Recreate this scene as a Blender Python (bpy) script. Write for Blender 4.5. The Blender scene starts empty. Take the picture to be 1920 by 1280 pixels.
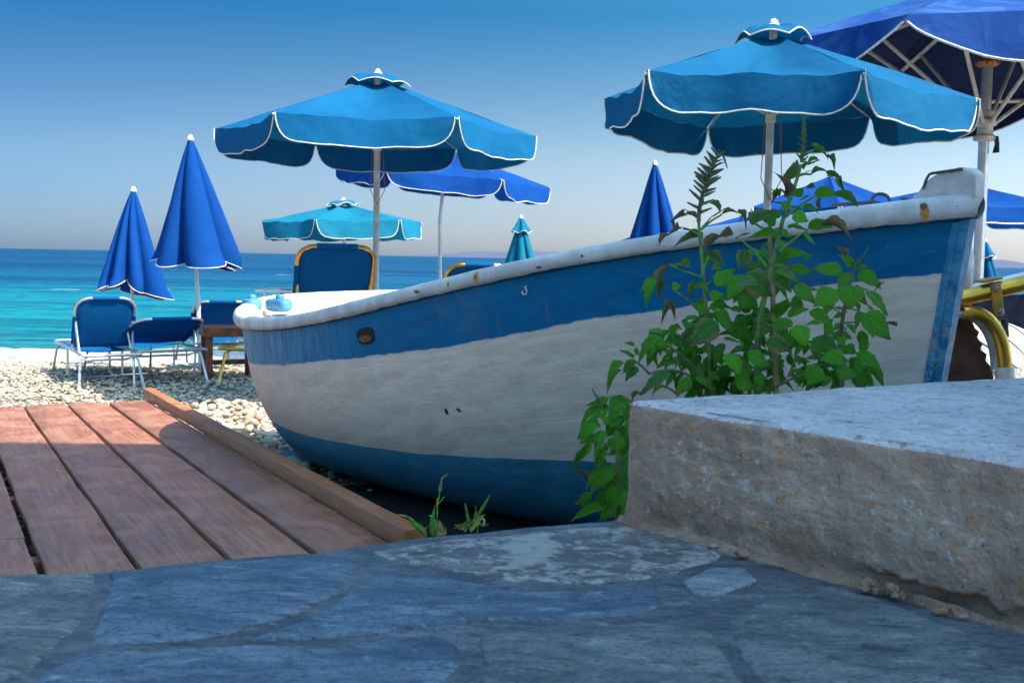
import bpy, math, random
import numpy as np
from mathutils import Vector, Matrix, noise, Quaternion

random.seed(7)
rng = np.random.default_rng(7)
scene = bpy.context.scene
COL = scene.collection

# ------------------------------------------------------------------ camera
F = 2000.0
H = 1.30
PITCH = math.radians(4.46)
ROLL = math.radians(1.117)
cam_data = bpy.data.cameras.new("camera")
cam = bpy.data.objects.new("camera", cam_data)
COL.objects.link(cam)
cam_data.sensor_width = 36.0
cam_data.lens = F / 1920 * 36
cam_data.clip_start = 0.05
cam_data.clip_end = 60000
cam.matrix_world = Matrix.Translation((0, 0, H)) @ Matrix.Rotation(math.radians(90) - PITCH, 4, 'X') @ Matrix.Rotation(ROLL, 4, 'Z')
cam_data.dof.use_dof = True
cam_data.dof.focus_distance = 3.6
cam_data.dof.aperture_fstop = 12.0
scene.camera = cam
CR = cam.matrix_world.to_3x3()
CI = CR.inverted()

# ------------------------------------------------------------------ sun, sky, exposure
SUN_EL = math.radians(52)
SUN_DIR2 = Vector((0.89, -0.455)).normalized()
S = Vector((SUN_DIR2.x * math.cos(SUN_EL), SUN_DIR2.y * math.cos(SUN_EL), math.sin(SUN_EL)))
sun_data = bpy.data.lights.new("sun", 'SUN')
sun_data.energy = 2.3
sun_data.angle = math.radians(0.5)
sun_data.color = (1.0, 0.93, 0.82)
sun = bpy.data.objects.new("sun", sun_data)
COL.objects.link(sun)
sun.rotation_euler = S.to_track_quat('Z', 'Y').to_euler()
sun.location = (20, -10, 30)

world = bpy.data.worlds.new("World")
scene.world = world
world.use_nodes = True
wn = world.node_tree.nodes
wl = world.node_tree.links
wn.clear()
w_out = wn.new('ShaderNodeOutputWorld')
w_bg = wn.new('ShaderNodeBackground')
w_sky = wn.new('ShaderNodeTexSky')
w_sky.sky_type = 'NISHITA'
w_sky.sun_disc = False
w_sky.sun_elevation = SUN_EL
w_sky.sun_rotation = math.atan2(S.x, S.y)
w_sky.air_density = 1.2
w_sky.dust_density = 0.6
w_sky.ozone_density = 3.5
w_gam = wn.new('ShaderNodeGamma')
w_gam.inputs[1].default_value = 1.0
w_hsv = wn.new('ShaderNodeHueSaturation')
w_hsv.inputs['Saturation'].default_value = 1.25
w_bg.inputs[1].default_value = 0.15
wl.new(w_sky.outputs[0], w_gam.inputs[0])
wl.new(w_gam.outputs[0], w_hsv.inputs['Color'])
# hazy low sky: tint by elevation; brightened overhead and sunward to fill the shade
w_tc = wn.new('ShaderNodeTexCoord'); w_sep = wn.new('ShaderNodeSeparateXYZ')
w_nrm = wn.new('ShaderNodeVectorMath'); w_nrm.operation = 'NORMALIZE'
wl.new(w_tc.outputs['Generated'], w_nrm.inputs[0]); wl.new(w_nrm.outputs[0], w_sep.inputs[0])
w_asin = wn.new('ShaderNodeMath'); w_asin.operation = 'ARCSINE'; wl.new(w_sep.outputs[2], w_asin.inputs[0])
w_el = wn.new('ShaderNodeMath'); w_el.operation = 'DIVIDE'; wl.new(w_asin.outputs[0], w_el.inputs[0]); w_el.inputs[1].default_value = math.pi / 2
def w_ramp(sock, stops):
    r = wn.new('ShaderNodeValToRGB'); e = r.color_ramp.elements
    r.color_ramp.interpolation = 'B_SPLINE' if False else 'LINEAR'
    while len(e) < len(stops): e.new(0.5)
    for el, (p, c) in zip(e, stops): el.position = p; el.color = (*c, 1)
    wl.new(sock, r.inputs[0]); return r.outputs[0]
t_el = w_ramp(w_el.outputs[0], [(0.0, (0.185, 0.22, 0.37)), (0.02, (0.188, 0.215, 0.33)), (0.06, (0.205, 0.212, 0.25)), (0.10, (0.145, 0.18, 0.21)), (0.14, (0.055, 0.155, 0.20)), (0.22, (0.18, 0.25, 0.28)), (0.34, (0.47, 0.48, 0.42)), (0.52, (0.90, 0.82, 0.64)), (1.0, (1.0, 0.90, 0.68))])
w_dot = wn.new('ShaderNodeVectorMath'); w_dot.operation = 'DOT_PRODUCT'
wl.new(w_nrm.outputs[0], w_dot.inputs[0]); w_dot.inputs[1].default_value = (SUN_DIR2.x, SUN_DIR2.y, 0)
w_ax = wn.new('ShaderNodeMath'); w_ax.operation = 'MULTIPLY_ADD'; wl.new(w_dot.outputs['Value'], w_ax.inputs[0]); w_ax.inputs[1].default_value = 0.5; w_ax.inputs[2].default_value = 0.5
t_az = w_ramp(w_ax.outputs[0], [(0.0, (0.15, 0.21, 0.27)), (0.10, (0.17, 0.225, 0.28)), (0.30, (0.345, 0.345, 0.345)), (0.48, (0.52, 0.48, 0.45)), (0.70, (0.80, 0.74, 0.68)), (1.0, (1.0, 0.94, 0.88))])
def w_mul(a, b, k=1.0):
    m = wn.new('ShaderNodeVectorMath'); m.operation = 'MULTIPLY'; wl.new(a, m.inputs[0]); wl.new(b, m.inputs[1])
    if k != 1.0:
        m2 = wn.new('ShaderNodeVectorMath'); m2.operation = 'SCALE'; wl.new(m.outputs[0], m2.inputs[0]); m2.inputs['Scale'].default_value = k; return m2.outputs[0]
    return m.outputs[0]
wl.new(w_mul(w_mul(w_hsv.outputs[0], t_el), t_az, 2.55), w_bg.inputs[0])
wl.new(w_bg.outputs[0], w_out.inputs[0])

scene.view_settings.view_transform = 'Standard'
scene.view_settings.look = 'None'
scene.view_settings.gamma = 1.0
scene.view_settings.exposure = 2.1
scene.view_settings.use_curve_mapping = False

# ------------------------------------------------------------------ projection helpers (photo pixels <-> world)
def ray(px, py):
    v = CR @ Vector(((px - 960) / F, -(py - 640) / F, -1.0))
    return v / v.y
def P(px, py, D):
    r = ray(px, py)
    return Vector((0, 0, H)) + r * D
def G(px, py, z):
    r = ray(px, py)
    return Vector((0, 0, H)) + r * ((z - H) / r.z)
def proj(p):
    q = CI @ (Vector(p) - Vector((0, 0, H)))
    return 960 + F * q.x / -q.z, 640 - F * q.y / -q.z

def lerp(a, b, t):
    return a + (b - a) * t
def interp(x, xs, ys):
    return float(np.interp(x, xs, ys))

# ------------------------------------------------------------------ mesh builder
class MB:
    def __init__(s):
        s.v = []; s.f = []; s.m = []
    def add(s, vs, fs, mi=0):
        n = len(s.v)
        s.v += [tuple(v) for v in vs]
        s.f += [tuple(n + i for i in f) for f in fs]
        s.m += [mi] * len(fs)
    def box(s, c, size, rot=None, mi=0):
        c = Vector(c); h = [x / 2 for x in size]
        vs = []
        for dz in (-1, 1):
            for dx, dy in ((-1, -1), (1, -1), (1, 1), (-1, 1)):
                v = Vector((dx * h[0], dy * h[1], dz * h[2]))
                if rot is not None: v = rot @ v
                vs.append(c + v)
        s.add(vs, [(3, 2, 1, 0), (4, 5, 6, 7), (0, 1, 5, 4), (1, 2, 6, 5), (2, 3, 7, 6), (3, 0, 4, 7)], mi)
    def bbox(s, c, size, rot=None, bev=0.004, mi=0):
        """box with chamfered edges"""
        c = Vector(c); h = [x / 2 for x in size]
        b = min(bev, min(h) * 0.45)
        vs = []; idx = {}
        for sx in (-1, 1):
            for sy in (-1, 1):
                for sz in (-1, 1):
                    for a in range(3):
                        p = [sx * (h[0] - b), sy * (h[1] - b), sz * (h[2] - b)]
                        p[a] = (sx, sy, sz)[a] * h[a]
                        v = Vector(p)
                        if rot is not None: v = rot @ v
                        idx[(sx, sy, sz, a)] = len(vs); vs.append(c + v)
        fs = []
        def quad(l):
            pts = [vs[i] for i in l]
            cen = sum(pts, Vector()) / len(pts)
            n = (pts[1] - pts[0]).cross(pts[2] - pts[0])
            if n.dot(cen - c) < 0: l = l[::-1]
            fs.append(tuple(l))
        for a in range(3):
            o = [i for i in range(3) if i != a]
            for sg in (-1, 1):
                l = []
                for u, w in ((-1, -1), (1, -1), (1, 1), (-1, 1)):
                    k = [0, 0, 0]; k[a] = sg; k[o[0]] = u; k[o[1]] = w
                    l.append(idx[(k[0], k[1], k[2], a)])
                quad(l)
        for a in range(3):
            o = [i for i in range(3) if i != a]
            for u in (-1, 1):
                for w in (-1, 1):
                    k1 = [0, 0, 0]; k1[a] = -1; k1[o[0]] = u; k1[o[1]] = w
                    k2 = list(k1); k2[a] = 1
                    quad([idx[(*k1, o[0])], idx[(*k2, o[0])], idx[(*k2, o[1])], idx[(*k1, o[1])]])
        for sx in (-1, 1):
            for sy in (-1, 1):
                for sz in (-1, 1):
                    quad([idx[(sx, sy, sz, a)] for a in range(3)])
        s.add(vs, fs, mi)
    def tube(s, pts, r, seg=8, cap=True, closed=False, mi=0, flat=1.0):
        pts = [Vector(p) for p in pts]
        n = len(pts)
        if not hasattr(r, '__len__'): r = [r] * n
        rings = []
        up = None
        for i in range(n):
            if closed: t = pts[(i + 1) % n] - pts[(i - 1) % n]
            else: t = pts[min(i + 1, n - 1)] - pts[max(i - 1, 0)]
            if t.length < 1e-9: t = Vector((0, 0, 1))
            t.normalize()
            if up is None:
                up = Vector((0, 0, 1)) if abs(t.z) < 0.9 else Vector((1, 0, 0))
            a = up - t * up.dot(t)
            if a.length < 1e-6: a = Vector((1, 0, 0)) - t * t.x
            a.normalize(); b = t.cross(a); up = a
            rings.append([pts[i] + (a * math.cos(2 * math.pi * k / seg) * flat + b * math.sin(2 * math.pi * k / seg)) * r[i] for k in range(seg)])
        vs = [v for rg in rings for v in rg]
        fs = []
        m = n if closed else n - 1
        for i in range(m):
            j = (i + 1) % n
            for k in range(seg):
                k2 = (k + 1) % seg
                fs.append((i * seg + k, i * seg + k2, j * seg + k2, j * seg + k))
        if cap and not closed:
            fs.append(tuple(range(seg - 1, -1, -1)))
            fs.append(tuple((n - 1) * seg + k for k in range(seg)))
        s.add(vs, fs, mi)
    def grid(s, pts, mi=0, close_u=False):
        """pts[i][j] grid"""
        nu, nv = len(pts), len(pts[0])
        fs = []
        for i in range(nu if close_u else nu - 1):
            for j in range(nv - 1):
                a = i; b = (i + 1) % nu
                fs.append((a * nv + j, b * nv + j, b * nv + j + 1, a * nv + j + 1))
        s.add([p for row in pts for p in row], fs, mi)
    def lathe(s, c, prof, seg=16, mi=0, sx=1, sy=1):
        c = Vector(c)
        rows = [[c + Vector((math.cos(2 * math.pi * k / seg) * r * sx, math.sin(2 * math.pi * k / seg) * r * sy, z)) for r, z in prof] for k in range(seg)]
        s.grid(rows, mi, close_u=True)
    def build(s, name, mat, parent=None, smooth=True, angle=40, local=False, solid=0):
        me = bpy.data.meshes.new(name)
        org = Vector((0, 0, 0))
        if parent is not None and not local:
            q = parent
            while q is not None:
                org += Vector(q.location); q = q.parent
        if org.length > 0:
            me.from_pydata([(v[0] - org.x, v[1] - org.y, v[2] - org.z) for v in s.v], [], s.f)
        else:
            me.from_pydata(s.v, [], s.f)
        mats = mat if isinstance(mat, (list, tuple)) else [mat]
        for m in mats: me.materials.append(m)
        if any(s.m): me.polygons.foreach_set('material_index', s.m)
        if smooth:
            me.polygons.foreach_set('use_smooth', [True] * len(me.polygons))
            if angle < 180: me.set_sharp_from_angle(angle=math.radians(angle))
        me.update()
        o = bpy.data.objects.new(name, me)
        COL.objects.link(o)
        if parent is not None: o.parent = parent
        if solid:
            md = o.modifiers.new('thickness', 'SOLIDIFY'); md.thickness = solid; md.offset = 0
        return o

def tag(o, label=None, cat=None, group=None, kind=None):
    if label: o['label'] = label
    if cat: o['category'] = cat
    if group: o['group'] = group
    if kind: o['kind'] = kind
    return o
def thing(name, loc, label, cat, group=None, rz=0):
    o = bpy.data.objects.new(name, None)
    o.empty_display_size = 0.1
    COL.objects.link(o)
    o.location = loc
    o.rotation_euler = (0, 0, rz)
    return tag(o, label, cat, group)

# ------------------------------------------------------------------ material helpers
class NT:
    def __init__(s, name):
        s.mat = bpy.data.materials.new(name)
        s.mat.use_nodes = True
        s.t = s.mat.node_tree
        s.n = s.t.nodes
        s.b = s.n['Principled BSDF']
        s.out = s.n['Material Output']
    def new(s, t, **kw):
        nd = s.n.new(t)
        for k, v in kw.items(): setattr(nd, k, v)
        return nd
    def link(s, a, b): s.t.links.new(a, b)
    def setin(s, nd, k, v):
        if isinstance(v, bpy.types.NodeSocket): s.link(v, nd.inputs[k])
        else: nd.inputs[k].default_value = v
    def coord(s, kind='Object', scale=(1, 1, 1), rot=(0, 0, 0)):
        tc = s.new('ShaderNodeTexCoord'); mp = s.new('ShaderNodeMapping')
        mp.inputs['Scale'].default_value = scale
        mp.inputs['Rotation'].default_value = rot
        s.link(tc.outputs[kind], mp.inputs[0])
        return mp.outputs[0]
    def attr(s, name):
        a = s.new('ShaderNodeAttribute'); a.attribute_name = name
        return a
    def noise(s, vec, scale, detail=4, rough=0.55, dist=0):
        nd = s.new('ShaderNodeTexNoise')
        s.link(vec, nd.inputs['Vector'])
        nd.inputs['Scale'].default_value = scale; nd.inputs['Detail'].default_value = detail
        nd.inputs['Roughness'].default_value = rough; nd.inputs['Distortion'].default_value = dist
        mr = s.new('ShaderNodeMapRange')
        s.link(nd.outputs['Fac'], mr.inputs[0])
        mr.inputs[1].default_value = 0.20; mr.inputs[2].default_value = 0.80
        mr.inputs[3].default_value = 0.0; mr.inputs[4].default_value = 1.0
        return mr.outputs[0]
    def voro(s, vec, scale, feature='F1', out='Distance', rnd=1):
        nd = s.new('ShaderNodeTexVoronoi', feature=feature)
        s.link(vec, nd.inputs['Vector']); nd.inputs['Scale'].default_value = scale
        nd.inputs['Randomness'].default_value = rnd
        return nd.outputs[out]
    def ramp(s, fac, stops, interp='LINEAR'):
        r = s.new('ShaderNodeValToRGB')
        r.color_ramp.interpolation = interp
        e = r.color_ramp.elements
        while len(e) < len(stops): e.new(0.5)
        for el, (p, c) in zip(e, stops):
            el.position = p
            if not hasattr(c, '__len__'): c = (c, c, c)
            el.color = (*c[:3], 1)
        s.link(fac, r.inputs[0])
        return r.outputs[0]
    def mix(s, fac, a, b, blend='MIX'):
        m = s.new('ShaderNodeMix', data_type='RGBA', blend_type=blend)
        for sock, v in ((m.inputs[0], fac), (m.inputs[6], a), (m.inputs[7], b)):
            if isinstance(v, bpy.types.NodeSocket): s.link(v, sock)
            elif hasattr(v, '__len__'): sock.default_value = (*v[:3], 1)
            else: sock.default_value = v
        return m.outputs[2]
    def math(s, op, a, b=0.0, c=None, clamp=False):
        m = s.new('ShaderNodeMath', operation=op, use_clamp=clamp)
        for i, v in enumerate((a, b) if c is None else (a, b, c)):
            if isinstance(v, bpy.types.NodeSocket): s.link(v, m.inputs[i])
            else: m.inputs[i].default_value = v
        return m.outputs[0]
    def bump(s, h, strength=0.3, dist=0.01, normal=None):
        b = s.new('ShaderNodeBump')
        s.link(h, b.inputs['Height'])
        b.inputs['Strength'].default_value = strength; b.inputs['Distance'].default_value = dist
        if normal is not None: s.link(normal, b.inputs['Normal'])
        s.link(b.outputs[0], s.b.inputs['Normal'])
        return b.outputs[0]
    def base(s, c): s.setin(s.b, 'Base Color', c if isinstance(c, bpy.types.NodeSocket) else (*c[:3], 1))
    def rough(s, v): s.setin(s.b, 'Roughness', v)
    def spec(s, v): s.b.inputs['Specular IOR Level'].default_value = v
    def metal(s, v): s.b.inputs['Metallic'].default_value = v

def simple(name, c, rough=0.6, metal=0, var=0.15, scale=12, bump=0.1, bd=0.003, spec=0.5, coord='Object'):
    m = NT(name)
    v = m.coord(coord)
    n = m.noise(v, scale, 5)
    c2 = tuple(x * (1 - var * 1.6) for x in c); c3 = tuple(min(1, x * (1 + var)) for x in c)
    m.base(m.ramp(n, [(0.3, c2), (0.7, c3)]))
    m.rough(rough); m.metal(metal); m.spec(spec)
    if bump: m.bump(m.noise(v, scale * 6, 4), bump, bd)
    return m.mat

def fabric(name, c, transl=0.35, fade=(0.25, 0.5, 0.6), wr=0.5, fadeamt=0.25, inner=None):
    """woven canvas: diffuse + light passing through"""
    m = NT(name)
    v = m.coord('Object')
    big = m.noise(v, 2.3, 5, 0.6, 0.6)
    fine = m.noise(v, 45, 3)
    col = m.mix(m.ramp(big, [(0.45, 0.0), (0.85, fadeamt)]), c, fade)
    col = m.mix(m.math('MULTIPLY', fine, 0.25), col, tuple(x * 0.55 for x in c))
    st = m.coord('Object', (1.5, 1.5, 9))
    streak = m.noise(st, 3.0, 6, 0.65, 1.0)
    col = m.mix(m.ramp(streak, [(0.3, 0.18), (0.5, 0.0)]), col, tuple(x * 0.5 for x in c))
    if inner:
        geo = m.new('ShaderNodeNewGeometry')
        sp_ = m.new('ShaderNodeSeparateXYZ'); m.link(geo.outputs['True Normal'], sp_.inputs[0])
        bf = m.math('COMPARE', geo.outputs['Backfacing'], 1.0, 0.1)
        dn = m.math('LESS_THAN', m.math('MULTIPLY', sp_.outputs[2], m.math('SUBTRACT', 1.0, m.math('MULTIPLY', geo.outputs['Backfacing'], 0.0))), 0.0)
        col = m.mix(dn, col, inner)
    m.base(col); m.rough(0.85); m.spec(0.15)
    wv = m.coord('Object', (1, 1, 1))
    h = m.math('ADD', m.math('MULTIPLY', m.noise(wv, 3, 3, 0.5, 0.6), 1.0), m.math('MULTIPLY', m.noise(wv, 260, 1), 0.05))
    nb = m.bump(h, wr, 0.03)
    tr = m.new('ShaderNodeBsdfTranslucent')
    m.link(col, tr.inputs[0])
    m.link(nb, tr.inputs['Normal'])
    mx = m.new('ShaderNodeMixShader')
    mx.inputs[0].default_value = transl
    m.link(m.b.outputs[0], mx.inputs[1]); m.link(tr.outputs[0], mx.inputs[2])
    m.link(mx.outputs[0], m.out.inputs['Surface'])
    return m.mat

def leafmat(name, c1, c2, edge, transl=0.35):
    m = NT(name)
    uv = m.coord('UV')
    ob = m.coord('Object')
    info = m.new('ShaderNodeObjectInfo')
    n = m.noise(ob, 60, 4, 0.6)
    col = m.mix(m.ramp(n, [(0.35, 0.0), (0.7, 1.0)]), c1, c2)
    col = m.mix(m.math('MULTIPLY', info.outputs['Random'], 0.5), col, tuple(x * 0.55 for x in c1))
    sep = m.new('ShaderNodeSeparateXYZ'); m.link(uv, sep.inputs[0])
    ax = m.math('ABSOLUTE', m.math('SUBTRACT', sep.outputs[0], 0.5))
    # pale midrib and side veins (leaf print, not shading)
    mid = m.ramp(ax, [(0.0, 1.0), (0.035, 0.0)])
    w = m.math('FRACT', m.math('ADD', m.math('MULTIPLY', sep.outputs[1], 7.0), m.math('MULTIPLY', ax, -5.0)))
    vein = m.ramp(w, [(0.0, 0.7), (0.09, 0.0), (0.93, 0.0), (1.0, 0.7)])
    col = m.mix(m.math('MULTIPLY', m.math('MAXIMUM', mid, vein), 0.55), col, tuple(min(1, x * 2.3 + 0.02) for x in c1))
    # dried margins
    er = m.math('ADD', m.math('MULTIPLY', ax, 2.0), m.math('MULTIPLY', m.noise(ob, 45, 3), 0.9))
    er = m.math('ADD', er, m.math('MULTIPLY', info.outputs['Random'], 0.12))
    er2 = m.math('ADD', er, m.math('MULTIPLY', sep.outputs[1], 0.25))
    col = m.mix(m.ramp(er2, [(edge, 0.0), (min(0.999, edge + 0.08), 1.0)]) if edge < 1 else m.ramp(m.math('MULTIPLY', er2, 0.5), [(edge * 0.5, 0.0), (edge * 0.5 + 0.05, 1.0)]), col, (0.24, 0.17, 0.08))
    m.base(col); m.rough(0.5); m.spec(0.18)
    hb = m.math('SUBTRACT', m.math('MULTIPLY', n, 0.5), m.math('MAXIMUM', mid, vein))
    nb = m.bump(hb, 0.8, 0.002)
    tr = m.new('ShaderNodeBsdfTranslucent'); m.link(col, tr.inputs[0]); m.link(nb, tr.inputs['Normal'])
    mx = m.new('ShaderNodeMixShader'); mx.inputs[0].default_value = transl
    m.link(m.b.outputs[0], mx.inputs[1]); m.link(tr.outputs[0], mx.inputs[2])
    m.link(mx.outputs[0], m.out.inputs['Surface'])
    return m.mat

M = {}
M['teal'] = fabric('teal_canvas', (0.0006, 0.10, 0.235), 0.14, (0.008, 0.19, 0.30))
M['teal_pale'] = fabric('faded_teal_canvas', (0.004, 0.16, 0.26), 0.2, (0.04, 0.26, 0.34))
M['blue'] = fabric('blue_canvas', (0.0005, 0.058, 0.27), 0.22, (0.002, 0.10, 0.34), 0.35, 0.15)
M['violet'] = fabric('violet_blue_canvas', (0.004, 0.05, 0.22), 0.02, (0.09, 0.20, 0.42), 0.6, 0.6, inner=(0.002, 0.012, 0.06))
M['piping'] = simple('cream_piping', (0.72, 0.68, 0.58), 0.8, var=0.12, scale=60)
M['pole'] = simple('painted_steel_pole', (0.55, 0.54, 0.50), 0.45, var=0.12, scale=18)
M['pole_white'] = simple('white_lacquered_pole', (0.78, 0.77, 0.72), 0.4, var=0.06)
M['alu'] = simple('aluminium_tube', (0.62, 0.62, 0.62), 0.34, 0.75, var=0.1, scale=14)
M['brass'] = simple('gold_anodised_aluminium', (0.78, 0.43, 0.06), 0.28, 0.85, var=0.16, scale=10)
M['mesh_blue'] = fabric('lounger_mesh_blue', (0.002, 0.15, 0.42), 0.45, (0.006, 0.15, 0.42), 0.15, 0.1)
M['knob'] = simple('cream_plastic_knob', (0.75, 0.68, 0.52), 0.5)
M['black'] = simple('black_plastic', (0.02, 0.02, 0.022), 0.5)
M['screw'] = simple('zinc_screw', (0.35, 0.34, 0.32), 0.4, 0.8)
M['ochre'] = simple('ochre_plastic_joint', (0.52, 0.24, 0.02), 0.4, var=0.2)
M['cord'] = simple('braided_cord', (0.25, 0.12, 0.10), 0.9)
M['stem'] = simple('green_stem', (0.10, 0.20, 0.04), 0.5, var=0.3, scale=30)
M['stemred'] = simple('reddish_stem', (0.17, 0.11, 0.06), 0.5, var=0.3, scale=30)
M['stake'] = simple('bamboo_stake', (0.36, 0.24, 0.10), 0.6, var=0.25, scale=20)
M['leaf'] = leafmat('green_leaf', (0.055, 0.24, 0.014), (0.14, 0.40, 0.025), 1.6)
M['leaf_bright'] = leafmat('young_leaf', (0.08, 0.31, 0.015), (0.15, 0.46, 0.03), 1.9)
M['leaf_edge'] = leafmat('leaf_with_dry_margin', (0.04, 0.18, 0.025), (0.08, 0.26, 0.04), 1.22)
M['leaf_dry'] = leafmat('withered_leaf', (0.06, 0.11, 0.045), (0.14, 0.13, 0.07), 0.98)
M['seed'] = simple('green_seed_spike', (0.08, 0.17, 0.05), 0.8, var=0.5, scale=60)
M['seed_purple'] = simple('purplish_seed_spike', (0.11, 0.155, 0.07), 0.8, var=0.5, scale=60)
M['straw'] = simple('straw_seed_head', (0.50, 0.36, 0.10), 0.8, var=0.3, scale=60)
M['grass'] = simple('grass_blade', (0.14, 0.36, 0.04), 0.5, var=0.3, scale=40)
M['dark_fabric'] = simple('dark_navy_fabric', (0.012, 0.022, 0.05), 0.85, var=0.3)
M['brown_fabric'] = simple('torn_brown_canvas', (0.10, 0.042, 0.024), 0.9, var=0.3, scale=8)
M['bitt'] = simple('light_blue_paint', (0.06, 0.24, 0.42), 0.4, var=0.15, scale=9, bump=0.3)
M['rope'] = simple('grey_rope', (0.10, 0.10, 0.11), 0.9)
M['iron'] = simple('rusty_iron', (0.22, 0.09, 0.04), 0.85, var=0.4, scale=40, bump=0.5)
M['dark'] = simple('dark_hollow_paint', (0.02, 0.018, 0.015), 0.9)

# wood
def woodmat(name, c1, c2, scale=(1, 1, 1), worn=(0.4, 0.3, 0.25), wa=0.3, rough=0.6):
    m = NT(name)
    v = m.coord('UV', (1, 1, 1))
    st = m.new('ShaderNodeMapping'); st.inputs['Scale'].default_value = (1.2, 26, 1)
    m.link(v, st.inputs[0])
    info = m.new('ShaderNodeObjectInfo')
    g = m.noise(st.outputs[0], 2.2, 7, 0.7, 0.6)
    big = m.noise(v, 3.5, 5, 0.6, 0.8)
    spots = m.noise(v, 26, 5, 0.75)
    col = m.mix(m.ramp(g, [(0.3, 0.0), (0.7, 1.0)]), c1, c2)
    col = m.mix(m.math('MULTIPLY', info.outputs['Random'], 0.35), col, tuple(x * 0.7 for x in c1))
    col = m.mix(m.ramp(big, [(0.42, 0.0), (0.68, wa)]), col, worn)
    col = m.mix(m.ramp(spots, [(0.18, 0.85), (0.28, 0.0)]), col, tuple(x * 0.35 for x in c1))
    col = m.mix(m.ramp(spots, [(0.80, 0.0), (0.86, 0.6)]), col, (0.6, 0.48, 0.36))
    scr = m.new('ShaderNodeMapping'); scr.inputs['Scale'].default_value = (3, 60, 1); scr.inputs['Rotation'].default_value = (0, 0, 0.25); m.link(v, scr.inputs[0])
    sc_ = m.noise(scr.outputs[0], 2.0, 5, 0.75, 0.4)
    col = m.mix(m.ramp(sc_, [(0.72, 0.0), (0.82, 0.4)]), col, (0.50, 0.34, 0.24))
    col = m.mix(m.ramp(sc_, [(0.16, 0.5), (0.25, 0.0)]), col, tuple(x * 0.4 for x in c1))
    m.base(col); m.rough(m.ramp(big, [(0.3, rough - 0.22), (0.7, rough + 0.1)])); m.spec(0.5)
    m.bump(m.math('ADD', m.math('MULTIPLY', g, 1.0), m.math('MULTIPLY', spots, 0.5)), 0.35, 0.004)
    return m.mat
M['deck'] = woodmat('red_brown_deck_board', (0.22, 0.078, 0.036), (0.40, 0.165, 0.09), worn=(0.44, 0.25, 0.18), wa=0.30)
M['beam'] = woodmat('red_brown_beam', (0.28, 0.08, 0.022), (0.46, 0.16, 0.05), worn=(0.40, 0.20, 0.10), wa=0.5)
M['table'] = simple('dark_stained_wood', (0.20, 0.065, 0.025), 0.55, var=0.3, scale=9, bump=0.3)
M['cleat'] = simple('pale_wood_edge', (0.32, 0.20, 0.09), 0.7, var=0.3)

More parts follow.
